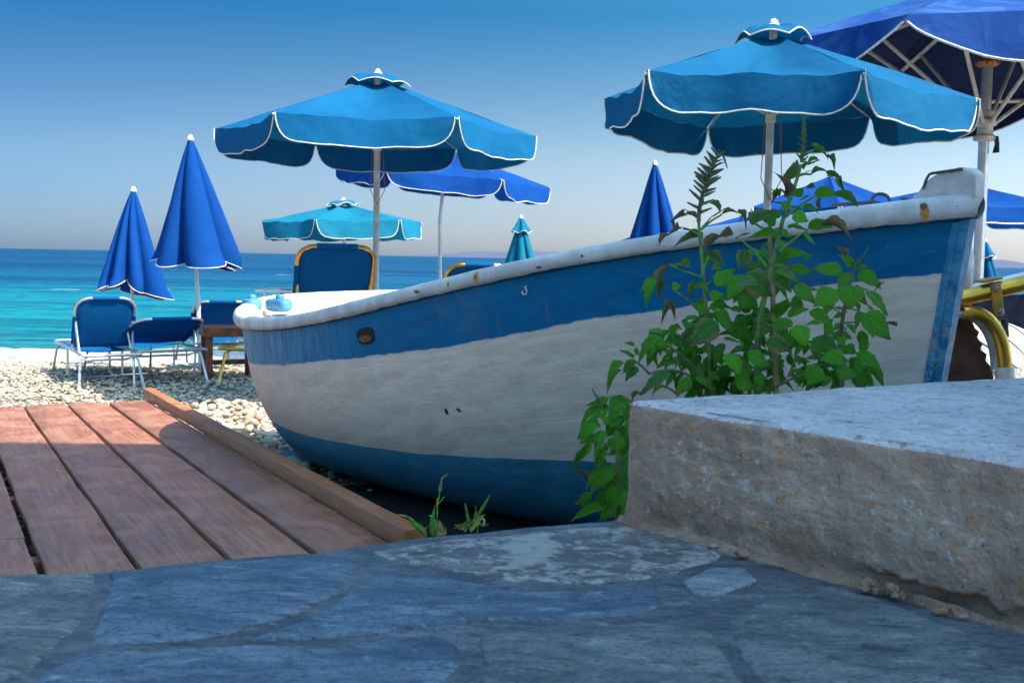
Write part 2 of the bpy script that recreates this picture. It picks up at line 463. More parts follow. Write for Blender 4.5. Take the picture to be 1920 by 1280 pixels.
# boat paint
def hullmat():
    m = NT('boat_hull_paint')
    uv = m.coord('UV')                       # u along hull (m), v girth (m)
    A = m.attr('band_top').outputs['Fac']
    B = m.attr('band_low').outputs['Fac']
    wob = m.math('MULTIPLY', m.math('SUBTRACT', m.noise(uv, 6, 5, 0.62), 0.5), 0.022)
    wob2 = m.math('MULTIPLY', m.math('SUBTRACT', m.noise(uv, 4.2, 4, 0.6), 0.5), 0.010)
    a = m.math('ADD', A, wob); b = m.math('ADD', B, wob2)
    low = m.math('LESS_THAN', a, 0.0)        # above white: top stripe
    bot = m.math('GREATER_THAN', b, 0.0)
    # white
    mp = m.new('ShaderNodeMapping'); mp.inputs['Scale'].default_value = (2.2, 9, 1); m.link(uv, mp.inputs[0])
    long = m.noise(mp.outputs[0], 2.0, 7, 0.62, 0.6)
    mv = m.new('ShaderNodeMapping'); mv.inputs['Scale'].default_value = (16, 1.6, 1); m.link(uv, mv.inputs[0])
    vert = m.noise(mv.outputs[0], 3.0, 5, 0.62, 0.3)
    white = m.mix(m.ramp(long, [(0.3, 0.0), (0.72, 1.0)]), (0.78, 0.60, 0.46), (0.92, 0.745, 0.58))
    sepu = m.new('ShaderNodeSeparateXYZ'); m.link(uv, sepu.inputs[0])
    stern = m.ramp(m.math('DIVIDE', sepu.outputs[0], 5.0), [(0.16, 1.0), (0.42, 0.0)])
    white = m.mix(m.math('MULTIPLY', m.ramp(vert, [(0.46, 0.0), (0.60, 0.9)]), stern), white, (0.86, 0.66, 0.48))
    # blues
    blue1 = m.mix(m.ramp(long, [(0.3, 0.0), (0.75, 1.0)]), (0.0005, 0.125, 0.27), (0.001, 0.165, 0.33))
    faded = m.math('MULTIPLY', m.ramp(vert, [(0.34, 0.25), (0.62, 1.0)]), stern)
    blue1 = m.mix(faded, blue1, (0.17, 0.40, 0.52))
    blue2 = m.mix(m.ramp(long, [(0.35, 0.0), (0.7, 1.0)]), (0.016, 0.15, 0.23), (0.06, 0.25, 0.34))
    dk = m.noise(mp.outputs[0], 7.0, 6, 0.7)
    blue2 = m.mix(m.ramp(dk, [(0.60, 0.0), (0.70, 0.7)]), blue2, (0.006, 0.035, 0.09))
    stern2 = m.ramp(m.math('DIVIDE', sepu.outputs[0], 5.0), [(0.2, 0.85), (0.75, 0.05)])
    blue2 = m.mix(stern2, blue2, (0.10, 0.36, 0.48))
    col = m.mix(low, white, blue1)
    col = m.mix(bot, col, blue2)
    # pits and stains
    pit = m.voro(uv, 34)
    pm = m.math('MULTIPLY', m.ramp(pit, [(0.05, 1.0), (0.09, 0.0)]), m.math('GREATER_THAN', m.noise(uv, 4, 2), 0.60))
    col = m.mix(m.math('MULTIPLY', pm, 0.85), col, (0.10, 0.07, 0.05))
    st = m.noise(uv, 2.0, 6, 0.7, 1.0)
    col = m.mix(m.ramp(st, [(0.62, 0.0), (0.95, 0.22)]), col, (0.30, 0.22, 0.15))
    # shallow plank seams showing through the paint, scuffs down to old paint
    sepv = sepu.outputs[1]
    sw = m.math('ADD', sepv, m.math('MULTIPLY', m.math('SUBTRACT', m.noise(uv, 0.7, 2), 0.5), 0.05))
    seam = m.ramp(m.math('ABSOLUTE', m.math('SUBTRACT', m.math('FRACT', m.math('MULTIPLY', sw, 5.2)), 0.5)), [(0.0, 1.0), (0.022, 0.0)])
    seam = m.math('MULTIPLY', seam, m.ramp(m.noise(uv, 2.6, 3), [(0.45, 0.0), (0.7, 1.0)]))
    scuff = m.math('MULTIPLY', m.ramp(m.noise(mp.outputs[0], 9.0, 6, 0.75), [(0.70, 0.0), (0.76, 1.0)]), m.ramp(m.noise(uv, 1.3, 3), [(0.5, 0.0), (0.7, 1.0)]))
    col = m.mix(m.math('MULTIPLY', scuff, 0.5), col, (0.30, 0.30, 0.28))
    ms = m.new('ShaderNodeMapping'); ms.inputs['Scale'].default_value = (9, 0.9, 1); m.link(uv, ms.inputs[0])
    drip = m.math('MULTIPLY', m.ramp(m.noise(ms.outputs[0], 2.2, 5, 0.7), [(0.70, 0.0), (0.85, 0.45)]), m.ramp(sepv, [(0.1, 0.0), (0.4, 1.0)]))
    col = m.mix(drip, col, (0.36, 0.25, 0.15))
    # hand-brushed ridge of paint at stripe edge
    m.base(col); m.rough(m.ramp(long, [(0.3, 0.5), (0.7, 0.7)])); m.spec(0.15)
    mb = m.new('ShaderNodeMapping'); mb.inputs['Scale'].default_value = (5, 60, 1); m.link(uv, mb.inputs[0])
    brush = m.noise(mb.outputs[0], 2.0, 5, 0.65, 0.4)
    lump = m.noise(uv, 7, 4, 0.55)
    edge = m.ramp(m.math('ABSOLUTE', a), [(0.0, 1.0), (0.006, 0.0)])
    h = m.math('ADD', m.math('MULTIPLY', brush, 0.25), m.math('MULTIPLY', lump, 2.0))
    h = m.math('ADD', h, m.math('MULTIPLY', edge, 0.5))
    h = m.math('ADD', h, m.math('MULTIPLY', m.noise(uv, 120, 3), 0.25))
    h = m.math('SUBTRACT', h, m.math('MULTIPLY', pm, 0.8))
    h = m.math('SUBTRACT', h, m.math('MULTIPLY', seam, 0.35))
    m.bump(h, 0.5, 0.006)
    return m.mat
M['hull'] = hullmat()

RAILNT = []
def railmat():
    m = NT('rail_paint'); RAILNT.append(m)
    uv = m.coord('UV')
    ob = m.coord('Object')
    A = m.attr('blue_under').outputs['Fac']
    n = m.noise(ob, 9, 6, 0.6)
    white = m.mix(m.ramp(n, [(0.3, 0.0), (0.7, 1.0)]), (0.50, 0.48, 0.45), (0.70, 0.67, 0.62))
    crack = m.noise(m.coord('Object', (1, 1, 1)), 38, 6, 0.75)
    fleck = m.ramp(crack, [(0.20, 1.0), (0.27, 0.0)])
    white = m.mix(m.math('MULTIPLY', fleck, 0.75), white, (0.09, 0.06, 0.06))
    rust = m.ramp(m.noise(ob, 3.1, 5, 0.7), [(0.86, 0.0), (0.92, 0.7)])
    white = m.mix(rust, white, (0.40, 0.17, 0.04))
    a = m.math('ADD', A, m.math('MULTIPLY', m.math('SUBTRACT', m.noise(ob, 14, 4), 0.5), 0.25))
    low = m.math('GREATER_THAN', a, 0.0)
    col = m.mix(low, white, (0.006, 0.12, 0.26))
    m.base(col); m.rough(0.55); m.spec(0.3)
    h = m.math('ADD', m.math('MULTIPLY', m.noise(ob, 30, 4), 1.0), m.math('MULTIPLY', crack, 0.8))
    m.bump(h, 0.4, 0.004)
    return m.mat
M['rail'] = railmat()
M['white_paint'] = simple('thick_white_boat_paint', (0.66, 0.63, 0.57), 0.5, var=0.1, scale=9, bump=0.5, bd=0.006)
M['cream_paint'] = simple('cream_deck_paint', (0.80, 0.74, 0.60), 0.5, var=0.05, scale=3, bump=0.2)

def stemmat():
    m = NT('stem_paint')
    ob = m.coord('Object')
    A = m.attr('stem_h').outputs['Fac']
    a = m.math('ADD', A, m.math('MULTIPLY', m.math('SUBTRACT', m.noise(ob, 9, 4), 0.5), 0.05))
    n = m.noise(ob, 12, 6, 0.65)
    white = m.mix(m.ramp(n, [(0.3, 0.0), (0.7, 1.0)]), (0.52, 0.50, 0.47), (0.68, 0.65, 0.60))
    blue = m.mix(m.ramp(n, [(0.35, 0.0), (0.7, 1.0)]), (0.008, 0.16, 0.33), (0.05, 0.30, 0.46))
    chip = m.math('MULTIPLY', m.ramp(m.noise(ob, 22, 6, 0.75), [(0.54, 0.0), (0.60, 1.0)]), m.ramp(A, [(0.0, 0.0), (0.55, 1.0)]))
    blue = m.mix(m.math('MULTIPLY', chip, 0.8), blue, (0.36, 0.34, 0.30))
    col = m.mix(m.math('GREATER_THAN', a, 0.0), white, blue)
    m.base(col); m.rough(0.5); m.spec(0.35)
    m.bump(m.math('ADD', m.noise(ob, 26, 5), m.math('MULTIPLY', m.noise(ob, 90, 3), 0.4)), 0.5, 0.006)
    return m.mat
M['stempaint'] = stemmat()

def rustmat():
    m = NT('rust_stain')
    ob = m.coord('Object')
    n = m.noise(ob, 45, 5, 0.65)
    m.base(m.ramp(n, [(0.35, (0.10, 0.03, 0.015)), (0.5, (0.42, 0.16, 0.02)), (0.7, (0.58, 0.33, 0.08))]))
    m.rough(0.8)
    m.bump(n, 0.5, 0.003)
    return m.mat
M['rust'] = rustmat()
M['yellow_rust'] = simple('yellow_rust_stain', (0.58, 0.33, 0.05), 0.7, var=0.3, scale=30)

# stone & concrete
def stonemat(name, c1, c2, lichen=None, seed=0):
    m = NT(name)
    v = m.coord('Object')
    mp = m.new('ShaderNodeMapping'); mp.inputs['Location'].default_value = (seed, seed * 1.7, 0)
    mp.inputs['Rotation'].default_value = (0, 0, 0.4); mp.inputs['Scale'].default_value = (1, 2.4, 1)
    m.link(v, mp.inputs[0]); v2 = mp.outputs[0]
    big = m.noise(v2, 4, 6, 0.62, 1.1)
    med = m.noise(v2, 19, 7, 0.7, 0.7)
    fine = m.noise(v, 120, 5, 0.7)
    col = m.mix(m.ramp(big, [(0.32, 0.0), (0.68, 1.0)]), c1, c2)
    col = m.mix(m.ramp(med, [(0.22, 0.85), (0.45, 0.0)]), col, tuple(x * 0.40 for x in c1))
    col = m.mix(m.ramp(med, [(0.60, 0.0), (0.80, 0.8)]), col, tuple(min(1, x * 1.6) for x in c2))
    col = m.mix(m.ramp(fine, [(0.30, 0.55), (0.5, 0.0)]), col, tuple(x * 0.4 for x in c1))
    ww = m.noise(v2, 2.3, 4, 0.6, 2.2)
    vein = m.ramp(m.math('ABSOLUTE', m.math('SUBTRACT', ww, 0.5)), [(0.0, 0.6), (0.012, 0.0)])
    col = m.mix(vein, col, tuple(x * 0.4 for x in c1))
    if lichen:
        L = m.math('ADD', m.math('MULTIPLY', m.noise(v, 30, 7, 0.7, 0.3), 0.6), m.math('MULTIPLY', m.noise(v, 9, 3, 0.6), 0.4))
        col = m.mix(m.ramp(L, [(lichen, 0.0), (lichen + 0.10, 0.8)]), col, (0.44, 0.43, 0.37))
    m.base(col); m.rough(m.ramp(med, [(0.3, 0.5), (0.7, 0.8)])); m.spec(0.35)
    m.bump(m.math('ADD', m.math('ADD', m.math('MULTIPLY', big, 1.5), med), m.math('MULTIPLY', fine, 0.5)), 0.8, 0.009)
    return m.mat
M['stone_blue'] = stonemat('blue_grey_flagstone', (0.085, 0.13, 0.175), (0.19, 0.25, 0.30))
M['stone_green'] = stonemat('green_grey_flagstone', (0.115, 0.135, 0.14), (0.23, 0.255, 0.245), seed=5)
M['stone_lichen'] = stonemat('lichen_spotted_flagstone', (0.14, 0.13, 0.13), (0.23, 0.21, 0.20), lichen=0.47, seed=9)
M['stone_pale'] = stonemat('pale_small_flagstone', (0.24, 0.27, 0.30), (0.34, 0.37, 0.40), seed=3)
M['mortar'] = stonemat('cement_joint', (0.085, 0.10, 0.115), (0.175, 0.19, 0.205), seed=12)

def concretemat(name, top):
    m = NT(name)
    v = m.coord('Object')
    big = m.noise(v, 3.5, 6, 0.6, 0.6)
    fine = m.noise(v, 62, 4, 0.7)
    grit = m.voro(v, 150)
    if top:
        col = m.mix(m.ramp(big, [(0.35, 0.0), (0.65, 1.0)]), (0.50, 0.43, 0.40), (0.64, 0.56, 0.52))  # gritty top, also painted lighter for the sky light it gets
        col = m.mix(m.ramp(fine, [(0.26, 0.8), (0.40, 0.0)]), col, (0.17, 0.155, 0.155))
        col = m.mix(m.ramp(fine, [(0.62, 0.0), (0.74, 0.7)]), col, (0.74, 0.68, 0.64))
        col = m.mix(m.ramp(m.noise(v, 14, 4, 0.6), [(0.25, 0.5), (0.5, 0.0)]), col, (0.28, 0.25, 0.25))
        col = m.mix(m.ramp(grit, [(0.15, 0.5), (0.28, 0.0)]), col, (0.62, 0.58, 0.56))
        spots = m.voro(v, 16)
        sp = m.math('MULTIPLY', m.ramp(spots, [(0.10, 1.0), (0.16, 0.0)]), m.math('GREATER_THAN', m.noise(v, 6, 2), 0.56))
        col = m.mix(m.math('MULTIPLY', sp, 0.8), col, (0.07, 0.07, 0.09))
    else:
        vs = m.coord('Object', (1, 1, 3.2))
        sm = m.noise(vs, 12, 6, 0.68, 0.7)
        col = m.mix(m.ramp(big, [(0.35, 0.0), (0.65, 1.0)]), (0.31, 0.20, 0.135), (0.46, 0.305, 0.215))
        col = m.mix(m.ramp(sm, [(0.55, 0.0), (0.75, 0.6)]), col, (0.60, 0.44, 0.32))
        oc = m.math('MULTIPLY', m.ramp(m.noise(v, 34, 7, 0.75), [(0.56, 0.0), (0.66, 1.0)]), m.ramp(m.noise(v, 5.5, 4, 0.65), [(0.44, 0.0), (0.62, 1.0)]))
        col = m.mix(m.math('MULTIPLY', oc, 0.85), col, (0.46, 0.21, 0.08))
        pt = m.math('MULTIPLY', m.ramp(m.noise(v, 60, 6, 0.75), [(0.60, 0.0), (0.68, 1.0)]), m.ramp(m.noise(v, 7, 3, 0.6), [(0.45, 0.0), (0.6, 1.0)]))
        col = m.mix(m.math('MULTIPLY', pt, 0.7), col, (0.62, 0.55, 0.48))
        col = m.mix(m.ramp(fine, [(0.16, 0.8), (0.30, 0.0)]), col, (0.10, 0.07, 0.05))
        hs_ = m.coord('Object', (1, 1, 5))
        dr_ = m.noise(hs_, 26, 5, 0.7, 0.4)
        col = m.mix(m.ramp(dr_, [(0.25, 0.5), (0.42, 0.0)]), col, (0.20, 0.13, 0.085))
        sepz = m.new('ShaderNodeSeparateXYZ'); m.link(v, sepz.inputs[0])
        foot_brown = m.math('MULTIPLY', m.ramp(sepz.outputs[2], [(0.02, 1.0), (0.11, 0.0)]), m.noise(v, 9, 5, 0.7))  # browner towards the foot of the side, broken up by noise
        col = m.mix(m.math('MULTIPLY', foot_brown, 1.1, clamp=True), col, (0.22, 0.11, 0.065))
    m.base(col); m.rough(0.9); m.spec(0.2)
    h = m.math('ADD', m.math('ADD', m.math('MULTIPLY', fine, 1.0), m.math('MULTIPLY', m.noise(v, 22, 5, 0.7), 1.2)), m.math('MULTIPLY', grit, -0.3))
    m.bump(h, 0.55, 0.009) if top else m.bump(h, 0.42, 0.007)
    return m.mat
M['conc_top'] = concretemat('gritty_cement_top', True)
M['conc_side'] = concretemat('stained_plaster_side', False)
M['wall'] = simple('shade_block_whitewash', (0.70, 0.68, 0.63), 0.8, var=0.05, scale=2, bump=0.4)

def pebblemat():
    m = NT('beach_pebbles')
    a = m.attr('tone').outputs['Fac']
    v = m.coord('Object')
    n = m.noise(v, 50, 5, 0.65)
    col = m.ramp(a, [(0.0, (0.20, 0.19, 0.18)), (0.10, (0.30, 0.23, 0.16)), (0.2, (0.46, 0.38, 0.26)), (0.45, (0.62, 0.51, 0.35)), (0.7, (0.70, 0.58, 0.41)), (0.88, (0.78, 0.69, 0.52)), (0.96, (0.40, 0.21, 0.12)), (1.0, (0.80, 0.74, 0.62))])
    col = m.mix(m.ramp(n, [(0.3, 0.45), (0.6, 0.0)]), col, (0.20, 0.17, 0.14))
    m.base(col); m.rough(0.7); m.spec(0.3)
    m.bump(n, 0.3, 0.004)
    return m.mat
M['pebble'] = pebblemat()
def groundmat():
    m = NT('pebble_ground')
    v = m.coord('Object')
    d = m.voro(v, 19)
    c = m.voro(v, 19, out='Color')
    sep = m.new('ShaderNodeSeparateColor'); m.link(c, sep.inputs[0])
    col = m.ramp(sep.outputs[0], [(0.0, (0.22, 0.20, 0.18)), (0.3, (0.40, 0.34, 0.26)), (0.8, (0.55, 0.48, 0.37)), (1.0, (0.33, 0.22, 0.16))])
    col = m.mix(m.ramp(d, [(0.3, 0.0), (0.62, 0.85)]), col, (0.10, 0.08, 0.06))
    m.base(col); m.rough(0.85)
    m.bump(m.math('MULTIPLY', d, -1), 1.0, 0.03)
    return m.mat
M['ground'] = groundmat()

def seamat():
    m = NT('sea_water')
    v = m.coord('Object')
    sep = m.new('ShaderNodeSeparateXYZ'); m.link(v, sep.inputs[0])
    y = sep.outputs[1]
    inv = m.math('DIVIDE', 15.5, m.math('MAXIMUM', y, 14.0))     # 1 at the shore, 0 at the horizon
    inv = m.math('ADD', inv, m.math('MULTIPLY', m.math('SUBTRACT', m.noise(m.coord('Object', (0.03, 0.08, 1)), 1.0, 4, 0.6, 0.5), 0.5), 0.06))
    col = m.ramp(inv, [(0.0, (0.0005, 0.030, 0.10)), (0.10, (0.0005, 0.038, 0.13)), (0.20, (0.0005, 0.06, 0.16)), (0.32, (0.0, 0.12, 0.20)), (0.5, (0.001, 0.19, 0.235)), (0.75, (0.005, 0.235, 0.25)), (1.0, (0.04, 0.30, 0.28))])
    w1 = m.noise(m.coord('Object', (0.25, 1.0, 1)), 0.9, 6, 0.65, 0.8)
    w2 = m.noise(m.coord('Object', (0.5, 1.0, 1)), 3.2, 5, 0.65, 0.5)
    wf = m.noise(m.coord('Object', (0.006, 0.05, 1)), 1.0, 8, 0.75, 0.5)
    col = m.mix(m.ramp(w1, [(0.34, 0.65), (0.5, 0.0)]), col, (0.001, 0.035, 0.10))
    col = m.mix(m.ramp(w2, [(0.48, 0.0), (0.68, 0.5)]), col, (0.05, 0.24, 0.25))
    col = m.mix(m.ramp(wf, [(0.36, 0.5), (0.55, 0.0)]), col, (0.001, 0.02, 0.07))
    cap = m.noise(m.coord('Object', (0.35, 1.6, 1)), 0.42, 3, 0.6, 0.3)
    col = m.mix(m.ramp(cap, [(0.86, 0.0), (0.88, 0.9)]), col, (0.85, 0.86, 0.86))
    m.base(col); m.rough(0.4); m.spec(0.03)
    m.bump(m.math('ADD', m.math('MULTIPLY', w1, 1.0), m.math('MULTIPLY', w2, 0.3)), 0.8, 0.5)
    return m.mat
M['sea'] = seamat()
def foammat():
    m = NT('breaking_foam')
    v = m.coord('Object', (0.5, 1, 1))
    n = m.noise(v, 4, 6, 0.7, 0.8)
    m.base(m.ramp(n, [(0.22, (0.10, 0.26, 0.25)), (0.42, (0.42, 0.44, 0.40)), (0.75, (0.80, 0.76, 0.68))]))
    m.rough(0.7); m.bump(n, 0.8, 0.08)
    return m.mat
M['foam'] = foammat()
def hillmat():
    m = NT('painted_haze_hill')
    v = m.coord('Object')
    m.base(m.ramp(m.noise(v, 0.002, 5), [(0.3, (0.055, 0.07, 0.115)), (0.7, (0.06, 0.075, 0.12))])); m.rough(1)  # blue-grey haze of distance painted into the hill colour
    return m.mat
M['hill'] = hillmat()
# ================================================================== SETTING
exec_order = []
def beach_z(x, y):
    z = 0.0
    if y > 11.5: z = -0.40 * min(1.0, (y - 11.5) / 4.6) ** 1.2
    if y > 18.0: z = -0.40 - (y - 18.0) * 0.08
    return z

mb = MB()
ys = [-12, -4, 0, 3, 6, 8, 10, 11.5, 12.5, 13.5, 14.5, 15.5, 16.5, 18, 22, 30, 60]
xs = [-80, -40, -20, -10, -5, 0, 5, 10, 20, 40, 80]
mb.grid([[Vector((x, y, beach_z(x, y) - 0.03)) for y in ys] for x in xs])
# make normals up
ground = mb.build('pebble_beach', M['ground'])
tag(ground, kind='structure', label='pale pebble beach sloping down to the water', )

mb = MB()
ys = [13.0, 20, 60, 200, 1000, 5000, 30000]
mb.grid([[Vector((x, y, -0.30)) for y in ys] for x in (-30000, -3000, -300, 0, 300, 3000, 30000)])
sea = mb.build('sea', M['sea'], smooth=False)
tag(sea, kind='structure', label='turquoise sea deepening to dark blue at the horizon')

# shore break
mb = MB()
rows = []
for i in range(181):
    x = -24 + i * 0.2
    row = []
    base = 13.3 + 0.5 * noise.noise(Vector((x * 0.25, 3, 0))) + 0.22 * noise.noise(Vector((x * 1.1, 7, 0)))
    for j in range(15):
        t = j / 14
        y = base + t * 2.6 * (1 + 0.25 * noise.noise(Vector((x * 0.5, 1, 0))))
        hh = 0.22 * math.exp(-((t - 0.72) / 0.17) ** 2) * (0.75 + 0.5 * noise.noise(Vector((x * 0.6, 11, 0))))
        z = max(-0.305, beach_z(x, y)) + 0.012 + hh + 0.035 * noise.noise(Vector((x * 3, y * 3, 0))) * min(1, t * 5)
        if t > 0.97: z = -0.33
        row.append(Vector((x, y, z)))
    rows.append(row)
mb.grid(rows)
foam = mb.build('surf_foam', M['foam'])
tag(foam, kind='stuff', label='white foam of a small wave breaking on the pebbles')

# far hills
mb = MB()
rows = []
for i in range(121):
    x = -4500 + i * 160
    prof = max(0, 0.5 + noise.noise(Vector((i * 0.055, 2.2, 0))) + 0.35 * noise.noise(Vector((i * 0.2, 5, 0)))) * 190
    env = max(0.0, min(1.0, (i - 8) / 25)) * max(0.0, min(1, (118 - i) / 12))
    prof *= env
    rows.append([Vector((x, 21000, -2)), Vector((x, 21600, prof * 0.6)), Vector((x, 22400, prof)), Vector((x, 24000, -2))])
mb.grid(rows)
hills = mb.build('hills', M['hill'])
tag(hills, kind='structure', label='faint pale hills along the horizon')

# ---- pebbles
def ico(sub):
    import bmesh
    bm = bmesh.new()
    bmesh.ops.create_icosphere(bm, subdivisions=sub, radius=1.0)
    v = np.array([x.co[:] for x in bm.verts]); f = np.array([[q.index for q in t.verts] for t in bm.faces])
    bm.free()
    return v, f
IV, IF = ico(2)      # 42 verts 80 faces
LV, LF = ico(1)      # 12 verts 20 faces

def in_hull_plan(x, y):
    # rough footprint of the boat hull on the ground
    ax, ay = -1.91, 7.5; bx, by = 1.66, 4.0
    dx, dy = bx - ax, by - ay; L2 = dx * dx + dy * dy
    t = ((x - ax) * dx + (y - ay) * dy) / L2
    if t < 0.12 or t > 0.9: return False
    d = abs((x - ax) * dy - (y - ay) * dx) / math.sqrt(L2)
    return d < 0.25

def scatter(n, region, smin, smax, tmpl, z0=0.0, jz=0.02):
    V, Fc = tmpl
    pos = []
    while len(pos) < n:
        x = rng.uniform(region[0], region[1]); y = rng.uniform(region[2], region[3])
        if y < 7.5:
            q_ = proj((x, y, 0.02))
            if q_[0] > 590 and q_[1] > 870 and rng.random() < min(0.97, (q_[0] - 560) / 90): n -= 1; continue
        pos.append((x, y))
    allv = []; allf = []; tone = []
    k = len(V)
    for i, (x, y) in enumerate(pos):
        s = smin + (smax - smin) * rng.random() ** 2.2
        ax = np.array([s * rng.uniform(0.8, 1.25), s * rng.uniform(0.6, 0.95), s * rng.uniform(0.35, 0.6)])
        vv = V * ax * (1 + 0.10 * rng.standard_normal((k, 1)) * 0.8)
        a = rng.uniform(0, 2 * math.pi); b = rng.normal(0, 0.25)
        ca, sa = math.cos(a), math.sin(a); cb, sb = math.cos(b), math.sin(b)
        R = np.array([[ca, -sa, 0], [sa, ca, 0], [0, 0, 1]]) @ np.array([[1, 0, 0], [0, cb, -sb], [0, sb, cb]])
        vv = vv @ R.T
        z = beach_z(x, y) + z0 + rng.uniform(-0.6, 1.0) * jz
        allv.append(vv + np.array([x, y, z])); allf.append(Fc + i * k)
        tone.append(np.full(k, rng.random()))
    return np.concatenate(allv), np.concatenate(allf), np.concatenate(tone)

def mesh_np(name, v, f, tone, mat):
    me = bpy.data.meshes.new(name)
    me.vertices.add(len(v)); me.vertices.foreach_set('co', v.astype(np.float32).ravel())
    me.loops.add(f.size); me.loops.foreach_set('vertex_index', f.astype(np.int32).ravel())
    me.polygons.add(len(f))
    me.polygons.foreach_set('loop_start', np.arange(0, f.size, 3, dtype=np.int32))
    me.polygons.foreach_set('loop_total', np.full(len(f), 3, dtype=np.int32))
    me.update(calc_edges=True)
    at = me.attributes.new('tone', 'FLOAT', 'POINT'); at.data.foreach_set('value', tone.astype(np.float32))
    me.polygons.foreach_set('use_smooth', [True] * len(f))
    me.materials.append(mat)
    o = bpy.data.objects.new(name, me); COL.objects.link(o)
    return o

PB = []
PB.append(scatter(8500, (-3.6, 0.6, 4.9, 9.5), 0.013, 0.030, (IV, IF)))
PB.append(scatter(9500, (-6.5, -0.5, 9.3, 12.6), 0.015, 0.036, (LV, LF)))
PB.append(scatter(8000, (-8.5, -0.5, 12.4, 16.4), 0.02, 0.045, (LV, LF)))
PB.append(scatter(1500, (-6.6, -3.3, 8.0, 9.5), 0.013, 0.030, (IV, IF)))
off = 0; vs = []; fs = []; ts = []
for v, f, t in PB:
    vs.append(v); fs.append(f + off); ts.append(t); off += len(v)
o = mesh_np('pebbles', np.concatenate(vs), np.concatenate(fs), np.concatenate(ts), M['pebble'])
tag(o, kind='stuff', label='small rounded beach pebbles in cream, grey and brown')

# the largest pebbles, one by one
pmesh = []
for k in range(14):
    me = bpy.data.meshes.new('pebble')
    s3 = (random.uniform(0.85, 1.2), random.uniform(0.6, 0.95), random.uniform(0.4, 0.62))
    vv = []
    sd = k * 3.7
    for q in IV:
        d = 1 + 0.18 * noise.noise(Vector((q[0] * 1.4 + sd, q[1] * 1.4, q[2] * 1.4)))
        vv.append((q[0] * s3[0] * d, q[1] * s3[1] * d, q[2] * s3[2] * d))
    me.from_pydata(vv, [], [tuple(int(i) for i in t) for t in IF])
    at = me.attributes.new('tone', 'FLOAT', 'POINT'); at.data.foreach_set('value', [(k * 0.37 + 0.1) % 1.0] * len(vv))
    me.polygons.foreach_set('use_smooth', [True] * len(me.polygons))
    me.materials.append(M['pebble']); pmesh.append(me)
cnt = 0; tries = 0; placed = []
while cnt < 260 and tries < 20000:
    tries += 1
    px = random.uniform(372, 575); py = random.uniform(752, 905)
    g = G(px, py, 0.03)
    edge_x = interp(py, [742, 1000], [285, 785]) + 12
    if px < edge_x: continue
    s = random.uniform(0.026, 0.046) if py < 800 else random.uniform(0.03, 0.058)
    if any((g.x - a) ** 2 + (g.y - b) ** 2 < (0.75 * (s + c)) ** 2 for a, b, c in placed): continue
    placed.append((g.x, g.y, s)); cnt += 1
    o = bpy.data.objects.new('pebble', pmesh[random.randrange(14)])
    COL.objects.link(o); o.parent = ground
    o.location = (g.x, g.y, 0.022 + s * 0.3)
    o.rotation_euler = (random.gauss(0, 0.25), random.gauss(0, 0.25), random.uniform(0, 6.28))
    o.scale = (s, s, s)
mb = MB()
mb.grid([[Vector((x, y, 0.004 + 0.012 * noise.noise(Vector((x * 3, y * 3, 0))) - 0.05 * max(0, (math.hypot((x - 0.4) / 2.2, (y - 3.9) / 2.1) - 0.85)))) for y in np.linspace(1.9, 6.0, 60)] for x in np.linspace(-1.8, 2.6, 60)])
M['shade_sheet'] = simple('painted_shade_black', (0.018, 0.014, 0.010), 0.95, var=0.5, scale=25, bump=0.8, bd=0.01)  # near-black: shade under the hull painted as a ground colour
shade_sheet = mb.build('shade_sheet', M['shade_sheet'])
tag(shade_sheet, kind='structure', label='near-black ground sheet painted as the shade under the boat')
g = G(560, 860, 0.02)
mb = MB()
rows = []
for i in range(13):
    rows.append([Vector((g.x + math.cos(a) * math.sin(i / 12 * math.pi) * 0.16, g.y + math.sin(a) * math.sin(i / 12 * math.pi) * 0.10, 0.03 + math.cos(i / 12 * math.pi) * 0.045)) for a in [k * 2 * math.pi / 16 for k in range(17)]])
mb.grid(rows)
cob = mb.build('pebble', M['stone_pale'], ground)
tag(cob, label='large flat pale pebble beside the boat')

# ---- wooden deck
Dz_far = 0.12
c_far = G(280, 750, Dz_far)
deck_dir = (ray(-137, 463)); deck_dir.z = 0; deck_dir.normalize()      # pointing to the sea
deck_perp = Vector((deck_dir.y, -deck_dir.x, 0))
SL = math.radians(1.15)
# plane: z = Dz_far + slope*(distance back along deck_dir)
def deck_hit(px, py):
    r = ray(px, py); o0 = Vector((0, 0, H))
    n = Vector((deck_dir.x * math.sin(SL), deck_dir.y * math.sin(SL), math.cos(SL)))
    t = (c_far - o0).dot(n) / r.dot(n)
    return o0 + r * t
deck_n = Vector((deck_dir.x * math.sin(SL), deck_dir.y * math.sin(SL), math.cos(SL))).normalized()
deck_l = (deck_dir - deck_n * deck_dir.dot(deck_n)).normalized()
def deck_coord(p):
    d = p - c_far
    return d.dot(deck_perp), d.dot(deck_l)
seams = []
for (xa, ya, xb, yb) in ((0, 870, 72, 1062), (45, 762, 250, 1050), (125, 757, 410, 1030), (207, 755, 555, 1020), (280, 752, 715, 1005)):
    u1, _ = deck_coord(deck_hit(xa, ya)); u2, _ = deck_coord(deck_hit(xb, yb))
    seams.append((u1, u2))
print('seams', seams)
deck = thing('wooden_deck', tuple(c_far), 'red-brown board walkway on the pebbles left of the boat, half in sunlight', 'walkway')
